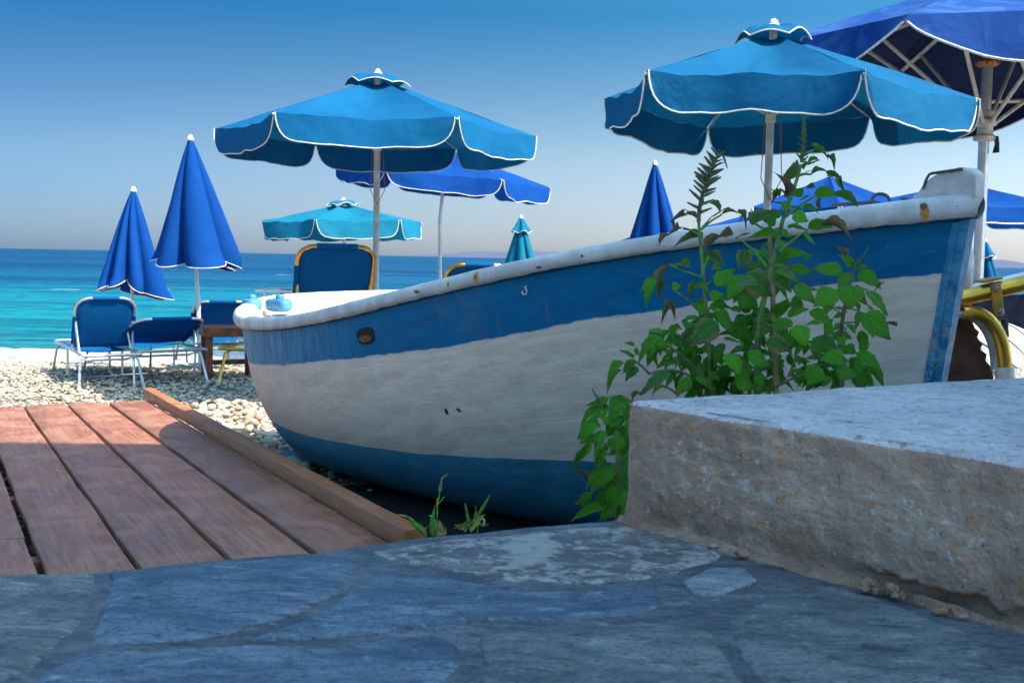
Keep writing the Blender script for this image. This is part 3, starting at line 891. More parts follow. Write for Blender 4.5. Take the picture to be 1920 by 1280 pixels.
def plank(u0, u1, l0, l1, th, mat, name, lift=0.0, parent=deck, jag=0.003, sd=0):
    mb = MB()
    n = 26
    rows = []
    for i in range(n + 1):
        l = lerp(l0, l1, i / n)
        j0 = jag * noise.noise(Vector((l * 3.1 + sd, sd, 0))) * 2 + jag * noise.noise(Vector((l * 17 + sd, 3 + sd, 0)))
        j1 = jag * noise.noise(Vector((l * 2.7 + sd, 9 + sd, 0))) * 2 + jag * noise.noise(Vector((l * 15 + sd, 7 + sd, 0)))
        wv = 0.002 * noise.noise(Vector((l * 1.3 + sd, 5, 0)))
        a, b = u0 + j0, u1 + j1
        prof = [(a, -th), (a, -0.004), (a + 0.004, 0), ((a * 2 + b) / 3, 0.0015), ((a + b * 2) / 3, 0.0015), (b - 0.004, 0), (b, -0.004), (b, -th)]
        rows.append([c_far + deck_perp * u + deck_l * l + deck_n * (h + lift + wv) for u, h in prof])
    k = len(prof)
    vs = [p for r in rows for p in r]
    fs = []
    for i in range(n):
        for j in range(k - 1):
            fs.append((i * k + j, i * k + j + 1, (i + 1) * k + j + 1, (i + 1) * k + j))
        fs.append((i * k + k - 1, i * k, (i + 1) * k, (i + 1) * k + k - 1))
    fs.append(tuple(range(k))[::-1]); fs.append(tuple(n * k + j for j in range(k)))
    mb.add(vs, fs)
    o = mb.build(name, mat, parent, angle=50)
    uvl = o.data.uv_layers.new(name='UVMap')
    me = o.data
    for lp in me.loops:
        co = Vector(me.vertices[lp.vertex_index].co) + c_far
        uu, ll = deck_coord(co)
        uvl.data[lp.index].uv = (ll + sd, uu + (co - c_far).dot(deck_n))
    return o
B = [s[0] * 0.5 + s[1] * 0.5 for s in seams]
gap = 0.010
pw = B[3] - B[2]
edges = [B[0] - 2 * pw, B[0] - pw, B[0], B[1], B[2], B[3], B[4]]
for i in range(6):
    g0 = gap * (0.7 + 0.5 * ((i * 7) % 3))
    if i == 1:   # board with an end joint
        _, lj = deck_coord(deck_hit(20, 1010))
        plank(edges[i] + g0, edges[i + 1] - gap, -5.2, lj - 0.004, 0.03, M['deck'], 'board', sd=i * 3.3)
        plank(edges[i] + g0, edges[i + 1] - gap, lj + 0.004, 0.0, 0.03, M['deck'], 'board', sd=i * 3.3 + 1.7)
    else:
        plank(edges[i] + g0, edges[i + 1] - (gap if i < 5 else 0.004), -5.2, -0.006 * (i % 3), 0.03, M['deck'], 'board', sd=i * 3.3)
plank(B[4] + 0.002, B[4] + 0.085, -5.2, -1.9, 0.075, M['beam'], 'edge_beam', lift=0.07, sd=2.2)
plank(B[4] + 0.003, B[4] + 0.085, -1.896, 0.25, 0.075, M['beam'], 'edge_beam', lift=0.071, sd=31.2)
for l in (-4.6, -3.4, -2.2, -1.0, -0.15):
    mbx = MB()
    rot = Matrix((deck_perp, deck_l, deck_n)).transposed()
    mbx.bbox(c_far + deck_perp * ((edges[0] + B[4]) / 2) + deck_l * l - deck_n * 0.068, (B[4] - edges[0], 0.08, 0.07), rot)
    o = mbx.build('joist', M['table'], deck)

# ---- quay ledge (foreground) : mortar slab, flagstones, concrete step
ZL = H - 0.48
ZB = ZL + 0.225
edge_px = [(-900, 1150), (-300, 1098), (0, 1073), (186, 1066), (430, 1040), (600, 1028), (800, 1000), (1000, 982), (1180, 966), (1500, 945), (2400, 900)]
edge_pts = [G(x, y, ZL) for x, y in edge_px]
ledge = thing('quay_wall', (0, 1.0, 0), 'low stone-paved quay wall in the foreground, blue-grey flags set in cement', 'wall')
def edge_y(x):
    xs_ = [p.x for p in edge_pts]; ys_ = [p.y for p in edge_pts]
    return interp(x, xs_, ys_)
mb = MB()
rows = []
NX = 240
for i in range(NX + 1):
    x = lerp(-2.6, 3.4, i / NX)
    ye = edge_y(x) + 0.006 * noise.noise(Vector((x * 9, 0, 0))) + 0.004 * noise.noise(Vector((x * 31, 0, 5)))
    row = [Vector((x, ye - 0.01, 0.0)), Vector((x, ye, ZL - 0.25)), Vector((x, ye, ZL - 0.05))]
    for a in (0, 20, 40, 60, 80):
        a = math.radians(a)
        row.append(Vector((x, ye - 0.03 + 0.03 * math.cos(a), ZL - 0.03 + 0.03 * math.sin(a))))
    for j in range(1, 90):
        y = ye - 0.03 - 1.9 * (j / 89) ** 1.15
        z = ZL + 0.003 * noise.noise(Vector((x * 8, y * 8, 0))) + 0.0015 * noise.noise(Vector((x * 40, y * 40, 0)))
        row.append(Vector((x, y, z)))
    row.append(Vector((x, -0.6, ZL)))
    rows.append(row)
mb.grid(rows[::-1])
mb.build('mortar_bed', M['mortar'], ledge, angle=180)
mb = MB(); mb.bbox((-0.3, -5.6, ZL / 2 - 0.01), (12.0, 10.0, ZL), None, 0.01)  # pale floor behind the view, added to bounce sun onto the hull
bounce_floor = mb.build('added_bounce_floor', M['conc_top'])
tag(bounce_floor, kind='structure', label='pale cement floor added behind the view to bounce sunlight onto the boat')

def flagstone(poly_px, mat, lift=0.0032, label=None):
    pts = [G(x, y, ZL) for x, y in poly_px]
    # densify with wobble
    loop = []
    n = len(pts)
    for i in range(n):
        a, b = pts[i], pts[(i + 1) % n]
        k = max(2, int((b - a).length / 0.012))
        for j in range(k):
            p = a.lerp(b, j / k)
            nv = (b - a).normalized(); nv = Vector((-nv.y, nv.x, 0))
            p = p + nv * (0.006 * noise.noise(p * 22) + 0.003 * noise.noise(p * 70))
            loop.append(p)
    c = sum(loop, Vector()) / len(loop)
    rings = [(0.995, -0.004), (1.0, -0.001), (0.985, lift * 0.45), (0.95, lift * 0.9), (0.9, lift * 1.15), (0.75, lift * 1.2), (0.55, lift * 1.2), (0.3, lift * 1.2), (0.08, lift * 1.2)]
    vs = []; fs = []
    for s, h in rings:
        for p in loop:
            q = c + (p - c) * s
            hh = h + 0.0022 * noise.noise(q * 9) + 0.001 * noise.noise(q * 35)
            vs.append(Vector((q.x, q.y, ZL + hh)))
    m = len(loop)
    for r in range(len(rings) - 1):
        for i in range(m):
            j = (i + 1) % m
            fs.append((r * m + i, r * m + j, (r + 1) * m + j, (r + 1) * m + i))
    vs.append(Vector((c.x, c.y, ZL + rings[-1][1]))); e = len(vs) - 1
    for i in range(m):
        fs.append(((len(rings) - 1) * m + i, (len(rings) - 1) * m + (i + 1) % m, e))
    # orient upward
    a = (vs[fs[0][1]] - vs[fs[0][0]]).cross(vs[fs[-1][2]] - vs[fs[0][0]])
    area = sum(loop[i].x * loop[(i + 1) % m].y - loop[(i + 1) % m].x * loop[i].y for i in range(m))
    if area < 0: fs = [f[::-1] for f in fs]
    mb = MB(); mb.add(vs, fs)
    o = mb.build('flagstone', mat, ledge, angle=60)
    if label: o['label'] = label
    return o
flagstone([(-420, 1112), (-60, 1084), (60, 1078), (172, 1076), (186, 1104), (150, 1170), (60, 1250), (-120, 1330), (-420, 1330)], M['stone_green'])
flagstone([(208, 1074), (430, 1052), (600, 1042), (668, 1052), (640, 1110), (560, 1150), (430, 1188), (300, 1206), (170, 1206), (196, 1130)], M['stone_blue'])
flagstone([(700, 1034), (860, 1012), (1000, 998), (1165, 986), (1290, 1010), (1370, 1032), (1330, 1056), (1240, 1080), (1120, 1094), (960, 1092), (840, 1066), (740, 1052)], M['stone_lichen'], label='flagstone blotched with pale lichen')
flagstone([(1276, 1092), (1330, 1067), (1400, 1068), (1420, 1088), (1346, 1118), (1300, 1114)], M['stone_pale'], label='small pale flagstone')
flagstone([(700, 1072), (830, 1082), (960, 1108), (1120, 1112), (1225, 1106), (1260, 1125), (1220, 1150), (1050, 1165), (860, 1165), (700, 1190), (560, 1200), (470, 1200), (610, 1150), (668, 1100)], M['stone_blue'])
flagstone([(1365, 1168), (1440, 1118), (1530, 1092), (1640, 1120), (1790, 1180), (1930, 1245), (2050, 1330), (2050, 1500), (1560, 1500), (1420, 1280)], M['stone_green'])
flagstone([(150, 1222), (300, 1222), (450, 1212), (640, 1212), (820, 1190), (880, 1230), (820, 1290), (700, 1360), (420, 1380), (60, 1360), (40, 1290)], M['stone_blue'])
flagstone([(900, 1190), (1050, 1180), (1220, 1166), (1330, 1180), (1400, 1290), (1500, 1480), (1100, 1480), (780, 1340), (905, 1250)], M['stone_green'])
flagstone([(-420, 1350), (20, 1300), (120, 1390), (700, 1400), (760, 1360), (1060, 1500), (900, 1700), (-420, 1700)], M['stone_blue'])

# concrete step
c0 = G(1186, 752, ZB); c1 = G(1960, 874, ZB); c2 = G(1990, 703, ZB)
fdir = (c1 - c0); fdir.z = 0; fl = fdir.length; fdir.normalize()
bdir = (c2 - c0); bdir.z = 0; bl = bdir.length; bdir.normalize()
step = thing('concrete_step', (c0.x, c0.y, ZL), 'rough concrete step with a gritty grey top and ochre-stained plaster side, at lower right', 'step')
flen, blen = 1.35, 1.9
mb = MB()
def step_noise(p, amt=1.0):
    return amt * (0.0045 * noise.noise(p * 14) + 0.003 * noise.noise(p * 45) + 0.0015 * noise.noise(p * 110))
rr = 0.012
# profile across: from front base up over edge to top, swept along fdir; top extends along bdir
def top_pt(a, b):
    p = c0 + fdir * a + bdir * b
    return p
# front face + rounded arris + top
na = 190
rows = []
nf = Vector((fdir.y, -fdir.x, 0))         # outward of front face
if nf.dot(bdir) > 0: nf = -nf
for i in range(na + 1):
    a = flen * (i / na)
    base = c0 + fdir * a
    row = []
    hs = [-0.03] + [ (ZB - ZL - rr) * (k / 34) ** 1.25 for k in range(35)]
    chip = max(0, noise.noise(Vector((a * 7, 4, 1)))) * 0.012
    for h in hs:
        p = Vector((base.x, base.y, ZL + h))
        d = step_noise(p) + 0.012 * max(0, 1 - h / 0.03) ** 2 + 0.0035 * noise.noise(Vector((a * 5, h * 9, 2)))
        cav = math.exp(-((a - 0.60) / 0.10) ** 2) + 0.5 * math.exp(-((a - 0.78) / 0.05) ** 2)
        lip = 0.030 + 0.016 * noise.noise(Vector((a * 30, 8, 0)))
        if h < lip: d -= 0.030 * min(1.0, cav) * min(1.0, (lip - h) / 0.006)
        row.append(p + nf * d)
    for ang in (25, 50, 75):
        g = math.radians(ang)
        p = Vector((base.x, base.y, 0)) - nf * (rr + chip) * (1 - math.cos(g)) - nf * 0
        p.z = ZB - rr + rr * math.sin(g) - chip * 0.4
        row.append(p + nf * step_noise(p, 0.9))
    for k in range(0, 60):
        t = (k / 59) ** 1.2
        p = top_pt(a, 0.012 + t * blen)
        p.z = ZB + step_noise(p, 0.6) + 0.003 * noise.noise(Vector((p.x * 5, p.y * 5, 0)))
        row.append(p)
    p = row[-1].copy(); p.z = 0.0; row.append(p)
    rows.append(row)
mb.grid(rows)
nv = len(rows[0])
for fi in range(len(mb.f)):
    j = fi % (nv - 1)
    mb.m[fi] = 0 if j < 36 else 1
# left end face (towards the weeds)
ne = -fdir
rows2 = []
for k in range(0, 60):
    t = (k / 59) ** 1.2
    b = 0.012 + t * blen
    row = []
    ptop = rows[0][38 + k]
    for h in np.linspace(1, 0, 26):
        z = lerp(ZL - 0.25, ptop.z, h)
        p = Vector((ptop.x, ptop.y, z))
        off = step_noise(p * 1.0, 1.2) * (1 if h < 1 else 0) + 0.008 * max(0, 1 - (z - ZL) / 0.04) ** 2 * (1 if z > ZL - 0.001 else 1)
        row.append(p + ne * (off + 0.006 * math.sin(min(1, (1 - h) * 12) * math.pi / 2)))
    rows2.append(row)
mb2 = MB()
mb.grid(rows2, mi=0)
# corner strip joining front face and end face
col_front = rows[0][1:39]
rows3 = []
corner = []
for q in range(7):
    g = q / 6
    row = []
    for j in range(26):
        A = rows2[0][j]
        zz = A.z
        # matching front point
        fpts = rows[0][0:39]
        zs_ = [p.z for p in fpts]
        xx = interp(zz, zs_, [p.x for p in fpts]); yy = interp(zz, zs_, [p.y for p in fpts])
        Bp = Vector((xx, yy, zz))
        m_ = A.lerp(Bp, g) + (ne + nf).normalized() * 0.006 * math.sin(g * math.pi)
        row.append(m_)
    corner.append(row)
mb.grid(corner, mi=0)
body = mb.build('step_body', [M['conc_side'], M['conc_top']], step, angle=180)

# cement fillet along the base of the step
mb = MB()
rows = []
for i in range(140):
    a = -0.02 + flen * i / 139
    base = c0 + fdir * a; base = Vector((base.x, base.y, ZL))
    w = (0.012 if abs(a - 0.62) > 0.13 else 0.001) + 0.012 * noise.noise(Vector((a * 9, 0, 3))) + 0.02 * max(0, noise.noise(Vector((a * 3, 2, 3))))
    hgt = 0.010 + 0.010 * noise.noise(Vector((a * 8, 6, 3)))
    row = []
    for k in range(9):
        t = k / 8
        d = w * (1 - t) ** 1.0; hh = hgt * t ** 1.8
        p = base + nf * (d + 0.004) + Vector((0, 0, hh + 0.0035))
        p = p + nf * 0.004 * noise.noise(p * 50) + Vector((0, 0, 0.003 * noise.noise(p * 60)))
        row.append(p)
    row[0].z = ZL - 0.004
    rows.append(row)
mb.grid(rows)
mb.build('cement_fillet', M['conc_side'], step, angle=180)
# crumbled lumps at the foot of the step
rl = random.Random(4)
for k in range(16):
    a = 0.50 + (rl.random() ** 1.3) * 0.16 - (0.30 if k > 12 else 0); sz = rl.uniform(0.004, 0.013)
    q0 = c0 + fdir * a + nf * rl.uniform(0.012, 0.03)
    me = pmesh[k % 14]
    mb = MB(); mb.add([Vector((q0.x, q0.y, ZL + 0.005 + sz * 0.4 + (rl.random() * 0.012 if k < 6 else 0))) + Vector(v.co) * sz * (1 + 0.3 * noise.noise(Vector(v.co) * 3 + Vector((k, 0, 0)))) for v in me.vertices], [tuple(p.vertices) for p in me.polygons])
    mb.build('crumbled_lump', M['conc_side'], step)

# ---- whitewashed block added out of view at right, to shade the foreground
BX0, BX1, BY0, BY1, BH = 2.45, 6.2, -0.9, 3.35, 8.0
shade_block = thing('unseen_shade_block', (BX0, BY0, 0), 'tall whitewashed block added out of view to cast shade over the boat', 'shade_caster')
mb = MB(); mb.bbox(((BX0 + BX1) / 2, (BY0 + BY1) / 2, BH / 2), (BX1 - BX0, BY1 - BY0, BH), None, 0.03)
mb.build('wall', M['wall'], shade_block)  # body of the added shade block
for yy in (0.6, 2.3):
    for zz in (1.9, 5.2):
        mb = MB(); mb.bbox((BX0 - 0.012, yy, zz), (0.06, 1.0, 1.4), None, 0.01)
        w = mb.build('shade_block_window', M['bitt'], shade_block)
        mb = MB(); mb.bbox((BX0 - 0.045, yy, zz - 0.74), (0.12, 1.15, 0.06), None, 0.01)
        mb.build('shade_block_sill', M['wall'], w)
mb = MB(); mb.bbox(((BX0 + BX1) / 2, (BY0 + BY1) / 2, BH + 0.05), (BX1 - BX0 + 0.12, BY1 - BY0 + 0.12, 0.12), None, 0.02)
mb.build('shade_block_cornice', M['wall'], shade_block)

# ================================================================== BOAT
SL_ = Vector((-1.50, 7.13, 0)); SR_ = Vector((1.66, 4.0, 0))     # stern and bow ends in plan
AX = (SR_ - SL_); BL = AX.length; AX.normalize()
NR = Vector((AX.y, -AX.x, 0))                                   # towards the camera side
if NR.dot(Vector((0, -1, 0))) < 0: NR = -NR
HEEL = math.radians(6.0)
CH, SH = math.cos(HEEL), math.sin(HEEL)
def beam(t):
    if t < 0.45:
        q = (0.45 - t) / 0.45
        return 0.84 * max(0.0, 1 - q ** 2.7) ** 0.66
    q = (t - 0.45) / 0.55
    return 0.84 * max(0.0, 1 - q ** 2.2) ** 0.92 + 0.02 * q
def BW(t, v, w):
    """boat local (t along, v athwart towards camera, w up) to world"""
    rk = max(0.0, (t - 0.75) / 0.25) ** 2 * (0.26 * (min(w, 1.55) / 1.55) - 0.15 - 0.30 * max(0, (0.45 - w) / 0.45) ** 2)
    return SL_ + AX * (t * BL + rk) + NR * (v * CH + w * SH) + Vector((0, 0, -v * SH + w * CH))
rail_px = [(450, 598), (470, 606), (500, 608), (560, 604), (620, 589), (700, 569), (800, 544), (900, 520), (1000, 498), (1100, 479), (1200, 462), (1300, 447), (1400, 434), (1500, 421), (1600, 408), (1700, 396), (1760, 388)]
NT_ = 120
ts_ = [i / NT_ for i in range(NT_ + 1)]
sheer = []
s_guess = 1.0
for t in reversed(ts_):
    b = beam(t)
    s = s_guess
    p = None
    for it in range(12):
        p = BW(t, b, s)
        px, py = proj(p)
        if px < 452 and t < 0.3: break
        ty = interp(px, [a for a, _ in rail_px], [c for _, c in rail_px])
        # move s so that py -> ty
        s += (py - ty) / F * p.y * 1.0
        s = max(0.6, min(2.0, s))
    sheer.append(s); s_guess = s
sheer = sheer[::-1]
# smooth & treat the hidden stern part
pxs = [proj(BW(t, beam(t), sheer[i]))[0] for i, t in enumerate(ts_)]
tmin = min(range(NT_ + 1), key=lambda i: pxs[i] if ts_[i] < 0.5 else 9e9)
for i in range(0, tmin + 3):
    sheer[i] = sheer[tmin + 3] + 0.0006 * (tmin + 3 - i)
arr = np.array(sheer)
for _ in range(14):
    arr[1:-1] = (arr[:-2] + 2 * arr[1:-1] + arr[2:]) / 4
co_ = np.polyfit(ts_, arr, 5)
sheer = list(np.polyval(co_, ts_) * 0.7 + arr * 0.3)
print('boat tmin', ts_[tmin], 'sheer', [round(x, 2) for x in sheer[::12]], 'len', BL)
def sheer_at(t): return interp(t, ts_, sheer)
def keel(t):
    k = 0.0
    if t < 0.16: k += 0.62 * ((0.16 - t) / 0.16) ** 2.2
    if t > 0.80: k += 0.55 * ((t - 0.80) / 0.20) ** 3.0
    return k
def sect(t, g):
    """g 0 at sheer .. 1 at keel -> (v,w)"""
    b = beam(t); s = sheer_at(t); k = keel(t)
    q = (t - 0.45)
    n = 2.35 - 1.1 * max(0, q / 0.55) ** 1.4 - 0.55 * max(0, -q / 0.45) ** 3
    a = g * math.pi / 2
    v = b * max(0.0, math.cos(a)) ** (2 / n)
    w = s - (s - k) * math.sin(a) ** (2 / n)
    # slight tumble / flare: pull in under the sheer at the bow (concave flare)
    fl = max(0, (t - 0.6) / 0.4)
    v *= 1 - 0.10 * fl * math.sin(min(1, g * 1.5) * math.pi)
    v += 0.004 * noise.noise(Vector((t * 9, g * 6, 1))) + 0.0015 * noise.noise(Vector((t * 30, g * 20, 4)))
    return max(v, 0.0), w
NG = 56
band1 = [(446, 660), (462, 678), (490, 684), (520, 683), (560, 683), (600, 677), (680, 671), (760, 660), (850, 648), (950, 630), (1050, 607), (1150, 592), (1260, 577), (1370, 560), (1486, 544), (1643, 523), (1720, 517), (1800, 510)]
band2 = [(440, 740), (480, 768), (500, 786), (560, 813), (640, 830), (760, 848), (900, 858), (1050, 862), (1180, 868), (1400, 876), (1800, 880)]
gv = np.linspace(0, 1, NG + 1) ** 1.0
near = [[None] * (NG + 1) for _ in ts_]
for i, t in enumerate(ts_):
    for j, g in enumerate(gv):
        v, w = sect(t, g)
        near[i][j] = (v, w)
def girths(i):
    l = [0.0]
    for j in range(NG):
        a, b = near[i][j], near[i][j + 1]
        l.append(l[-1] + math.hypot(b[0] - a[0], b[1] - a[1]))
    return l
GL = [girths(i) for i in range(NT_ + 1)]
def crossing(i, band):
    t = ts_[i]
    prev = None
    for j in range(NG + 1):
        v, w = near[i][j]
        px, py = proj(BW(t, v, w))
        d = py - interp(px, [a for a, _ in band], [c for _, c in band])
        if prev is not None and prev < 0 <= d:
            f = prev / (prev - d)
            return lerp(GL[i][j - 1], GL[i][j], f), lerp(near[i][j - 1][1], w, f)
        prev = d
    return None
C1 = [crossing(i, band1) for i in range(NT_ + 1)]
C2 = [crossing(i, band2) for i in range(NT_ + 1)]
def fill(C, vis_from):
    """use heights w(t); where unseen hold the height of the nearest seen station"""
    hs = [c[1] if c else None for c in C]
    for i in range(vis_from): hs[i] = None
    ok = [i for i, h in enumerate(hs) if h is not None]
    xs_ = [ts_[i] for i in ok]; ys_ = [hs[i] for i in ok]
    out = [interp(t, xs_, ys_) for t in ts_]
    a = np.array(out)
    for _ in range(6): a[1:-1] = (a[:-2] + 2 * a[1:-1] + a[2:]) / 4
    return list(a)
W1 = fill(C1, tmin + 4); W2 = fill(C2, tmin + 4)
print('W1', [round(x, 2) for x in W1[::12]], 'W2', [round(x, 2) for x in W2[::12]])

boat = thing('fishing_boat', tuple(SL_ + AX * BL / 2), 'white and blue wooden fishing boat beached on the pebbles beside the quay', 'boat')
def hull_mesh(name, side_list, inset=0.0, top=0.0):
    vs = []; fs = []; uv = []; A = []; Bq = []
    for side in side_list:
        base = len(vs)
        for i, t in enumerate(ts_):
            # girth position of crossings for this station
            ws = [near[i][j][1] for j in range(NG + 1)]
            g1 = float(np.interp(-W1[i], [-w for w in ws], GL[i]))
            g2 = float(np.interp(-W2[i], [-w for w in ws], GL[i]))
            for j in range(NG + 1):
                v, w = near[i][j]
                vs.append(BW(t, side * v, w))
                uv.append((t * BL, GL[i][j] + (3 if side < 0 else 0)))
                A.append(GL[i][j] - g1); Bq.append(GL[i][j] - g2)
        for i in range(NT_):
            for j in range(NG):
                a = base + i * (NG + 1) + j; b = a + NG + 1
                q = (a, b, b + 1, a + 1)
                fs.append(q if side < 0 else q[::-1])
    mb = MB(); mb.add(vs, fs)
    o = mb.build(name, M['hull'], boat, angle=180)
    me = o.data
    for nm, arr_ in (('band_top', A), ('band_low', Bq)):
        at = me.attributes.new(nm, 'FLOAT', 'POINT'); at.data.foreach_set('value', arr_)
    ul = me.uv_layers.new(name='UVMap')
    li = np.zeros(len(me.loops), dtype=np.int32); me.loops.foreach_get('vertex_index', li)
    ul.data.foreach_set('uv', np.array(uv, dtype=np.float32)[li].ravel())
    return o
hull = hull_mesh('hull', (1, -1))

# scupper hole: flat patch with the shade inside painted near-black, rim and block on it
def hull_point_at_px(px, py):
    best = None
    for i, t in enumerate(ts_):
        if i < tmin + 2: continue
        for j in range(NG + 1):
            v, w = near[i][j]
            p = BW(t, v, w); q = proj(p)
            d = (q[0] - px) ** 2 + (q[1] - py) ** 2
            if best is None or d < best[0]: best = (d, i, j, p)
    _, i, j, p = best
    i0, i1 = max(0, i - 1), min(NT_, i + 1); j0, j1 = max(0, j - 1), min(NG, j + 1)
    du = BW(ts_[i1], *near[i1][j]) - BW(ts_[i0], *near[i0][j]); dv = BW(ts_[i], *near[i][j1]) - BW(ts_[i], *near[i][j0])
    n = du.cross(dv).normalized()
    if n.dot(Vector((0, 0, H)) - p) < 0: n = -n
    return p, n, du.normalized()
def disc_patch(c, n, u, ru, rv, mat, name, parent, off=0.003, dome=0.002, nseg=28, seed=0, expo=2.6, wob=0.10):
    n = n.normalized(); u = (u - n * u.dot(n)).normalized(); w = n.cross(u)
    mb = MB(); rows = []
    for k in range(nseg + 1):
        a = 2 * math.pi * k / nseg
        cx, sy = math.cos(a), math.sin(a)
        r = 1 / ((abs(cx) ** expo + abs(sy) ** expo) ** (1 / expo)) * (1 + wob * noise.noise(Vector((cx * 1.7 + seed, sy * 1.7, seed))))
        rows.append([c + n * (off + dome * (1 - q * q)) + (u * cx * ru + w * sy * rv) * r * q for q in (1.0, 0.8, 0.5, 0.2, 0.02)])
    mb.grid(rows)
    return mb.build(name, mat, parent)
hp, hn, hu = hull_point_at_px(683, 622)
def ring_loop(c, n, u, ru, rv, off, nseg=28, expo=3.0, seed=0, wob=0.06):
    n = n.normalized(); u = (u - n * u.dot(n)).normalized(); w = n.cross(u); L = []
    for k in range(nseg):
        a = 2 * math.pi * k / nseg; cx, sy = math.cos(a), math.sin(a)
        r = 1 / ((abs(cx) ** expo + abs(sy) ** expo) ** (1 / expo)) * (1 + wob * noise.noise(Vector((cx * 1.7 + seed, sy * 1.7, seed))))
        L.append(c + n * off + (u * cx * ru + w * sy * rv) * r)
    return L
port = disc_patch(hp, hn, hu, 0.062, 0.034, M['dark'], 'scupper_shade_patch', boat, off=0.006, dome=-0.001, seed=3, expo=4)
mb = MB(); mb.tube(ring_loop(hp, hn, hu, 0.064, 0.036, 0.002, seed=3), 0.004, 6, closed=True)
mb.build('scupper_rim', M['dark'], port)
hw = hn.cross(hu).normalized()
if hw.z > 0: hw = -hw
disc_patch(hp + hw * 0.012, hn, hu, 0.048, 0.016, M['iron'], 'scupper_block', port, off=0.0070, dome=0.0, seed=9, expo=3, wob=0.3)
# screw hook on the stripe
kp, kn, ku = hull_point_at_px(992, 533)
mb = MB(); mb.tube([kp + kn * 0.002, kp + kn * 0.02, kp + kn * 0.028 + Vector((0.012, 0, -0.012)), kp + kn * 0.024 + Vector((0.008, 0, -0.03)), kp + kn * 0.02 + Vector((-0.008, 0, -0.03)), kp + kn * 0.018 + Vector((-0.012, 0, -0.016))], 0.003, 6)
mb.build('hook', M['white_paint'], boat)
for (qx, qy, ru, rv, mt) in ((836, 772, 0.010, 0.020, 'dark'), (858, 772, 0.016, 0.014, 'iron')):
    a, n_, u_ = hull_point_at_px(qx, qy)
    disc_patch(a, n_, u_, ru * 0.8, rv * 0.7, M[mt] if mt == 'dark' else M['cleat'], 'gouge', boat, off=0.002, dome=0.001, seed=qx, wob=0.6)

# rub rail (thick rounded gunwale) both sides, meeting at the stem
def rail_side(side):
    mb = MB(); A = []
    SEG = 18
    rings = []
    for i, t in enumerate(ts_):
        b = beam(t); s = sheer_at(t)
        i0, i1 = max(0, i - 1), min(NT_, i + 1)
        T = (BW(ts_[i1], side * beam(ts_[i1]), sheer_at(ts_[i1])) - BW(ts_[i0], side * beam(ts_[i0]), sheer_at(ts_[i0]))).normalized()
        up = Vector((0, 0, 1)); up = (up - T * up.dot(T)).normalized()
        out = up.cross(T).normalized()
        cen = BW(t, 0, s); 
        c = BW(t, side * (b - 0.012), s - 0.002)
        if i == 0: out = -AX
        elif out.dot(c - cen) < 0: out = -out
        row = []
        wdt = 0.046 + 0.016 * max(0, 1 - t / 0.3)
        hgt = 0.036 + 0.012 * max(0, 1 - t / 0.35) + 0.004 * noise.noise(Vector((t * 6, side, 0)))
        if t > 0.8: hgt += 0.012 * (t - 0.8) / 0.2
        for k in range(SEG):
            a = 2 * math.pi * k / SEG
            ca, sa = math.cos(a), math.sin(a)
            r = 1 / ((abs(ca) ** 2.6 + abs(sa) ** 2.6) ** (1 / 2.6))
            p = c + out * (wdt * ca * r) + up * (hgt * sa * r)
            p = p + out * 0.003 * noise.noise(p * 7) + up * 0.002 * noise.noise(p * 16)
            row.append(p)
            A.append(-sa * 1.0 - 0.80)
        rings.append(row)
    n = len(rings); fs = []
    for i in range(n - 1):
        for k in range(SEG):
            k2 = (k + 1) % SEG
            q = (i * SEG + k, i * SEG + k2, (i + 1) * SEG + k2, (i + 1) * SEG + k)
            fs.append(q if side < 0 else q[::-1])
    mb.add([p for r in rings for p in r], fs)
    o = mb.build('gunwale_rail', M['rail'], boat, angle=180)
    at = o.data.attributes.new('blue_under', 'FLOAT', 'POINT'); at.data.foreach_set('value', A)
    return o
rail_near = rail_side(1); rail_far = rail_side(-1)
# stern cap joining the two rails
mb = MB()
mb.lathe(BW(0.012, 0, sheer_at(0.0)), [(0.001, 0.040), (0.05, 0.038), (0.075, 0.02), (0.08, 0.0), (0.07, -0.03), (0.02, -0.036), (0.001, -0.036)], 20)
mb.build('stern_cap', M['white_paint'], boat)

# raised inner bulwark (far side shows sunlit) and deck
def inner_strip(side, h_out, name, mat):
    mb = MB(); rows = []
    for i, t in enumerate(ts_):
        if t < 0.03 or t > 0.95: continue
        b = beam(t); s = sheer_at(t)
        b2 = max(0.0, b - 0.05)
        rows.append([BW(t, side * b2, s + 0.03), BW(t, side * max(0, b2 - 0.02), s + 0.028), BW(t, side * max(0, b2 - 0.03), s - 0.04), BW(t, side * max(0, b2 - 0.04), s - 0.20)])
    mb.grid(rows)
    return mb.build(name, mat, boat)
inner_strip(-1, 0, 'bulwark', M['cream_paint']); inner_strip(1, 0, 'bulwark', M['cream_paint'])
mb = MB(); rows = []
for i, t in enumerate(ts_):
    if t < 0.02 or t > 0.97: continue
    b = max(0.0, beam(t) - 0.06); s = sheer_at(t)
    rows.append([BW(t, b * q, s - 0.045 + 0.055 * (1 - q * q)) for q in np.linspace(1, -1, 17)])
mb.grid(rows)
mb.build('deck', M['cream_paint'], boat)
# varnished strake on deck edge (wood line seen inside the stern)
mb = MB()
pts = [BW(t, max(0.0, beam(t) - 0.16), sheer_at(t) + 0.004) for t in np.linspace(0.10, 0.6, 30)]
mb.tube(pts, 0.012, 6)
mb.build('deck_batten', M['cleat'], boat)
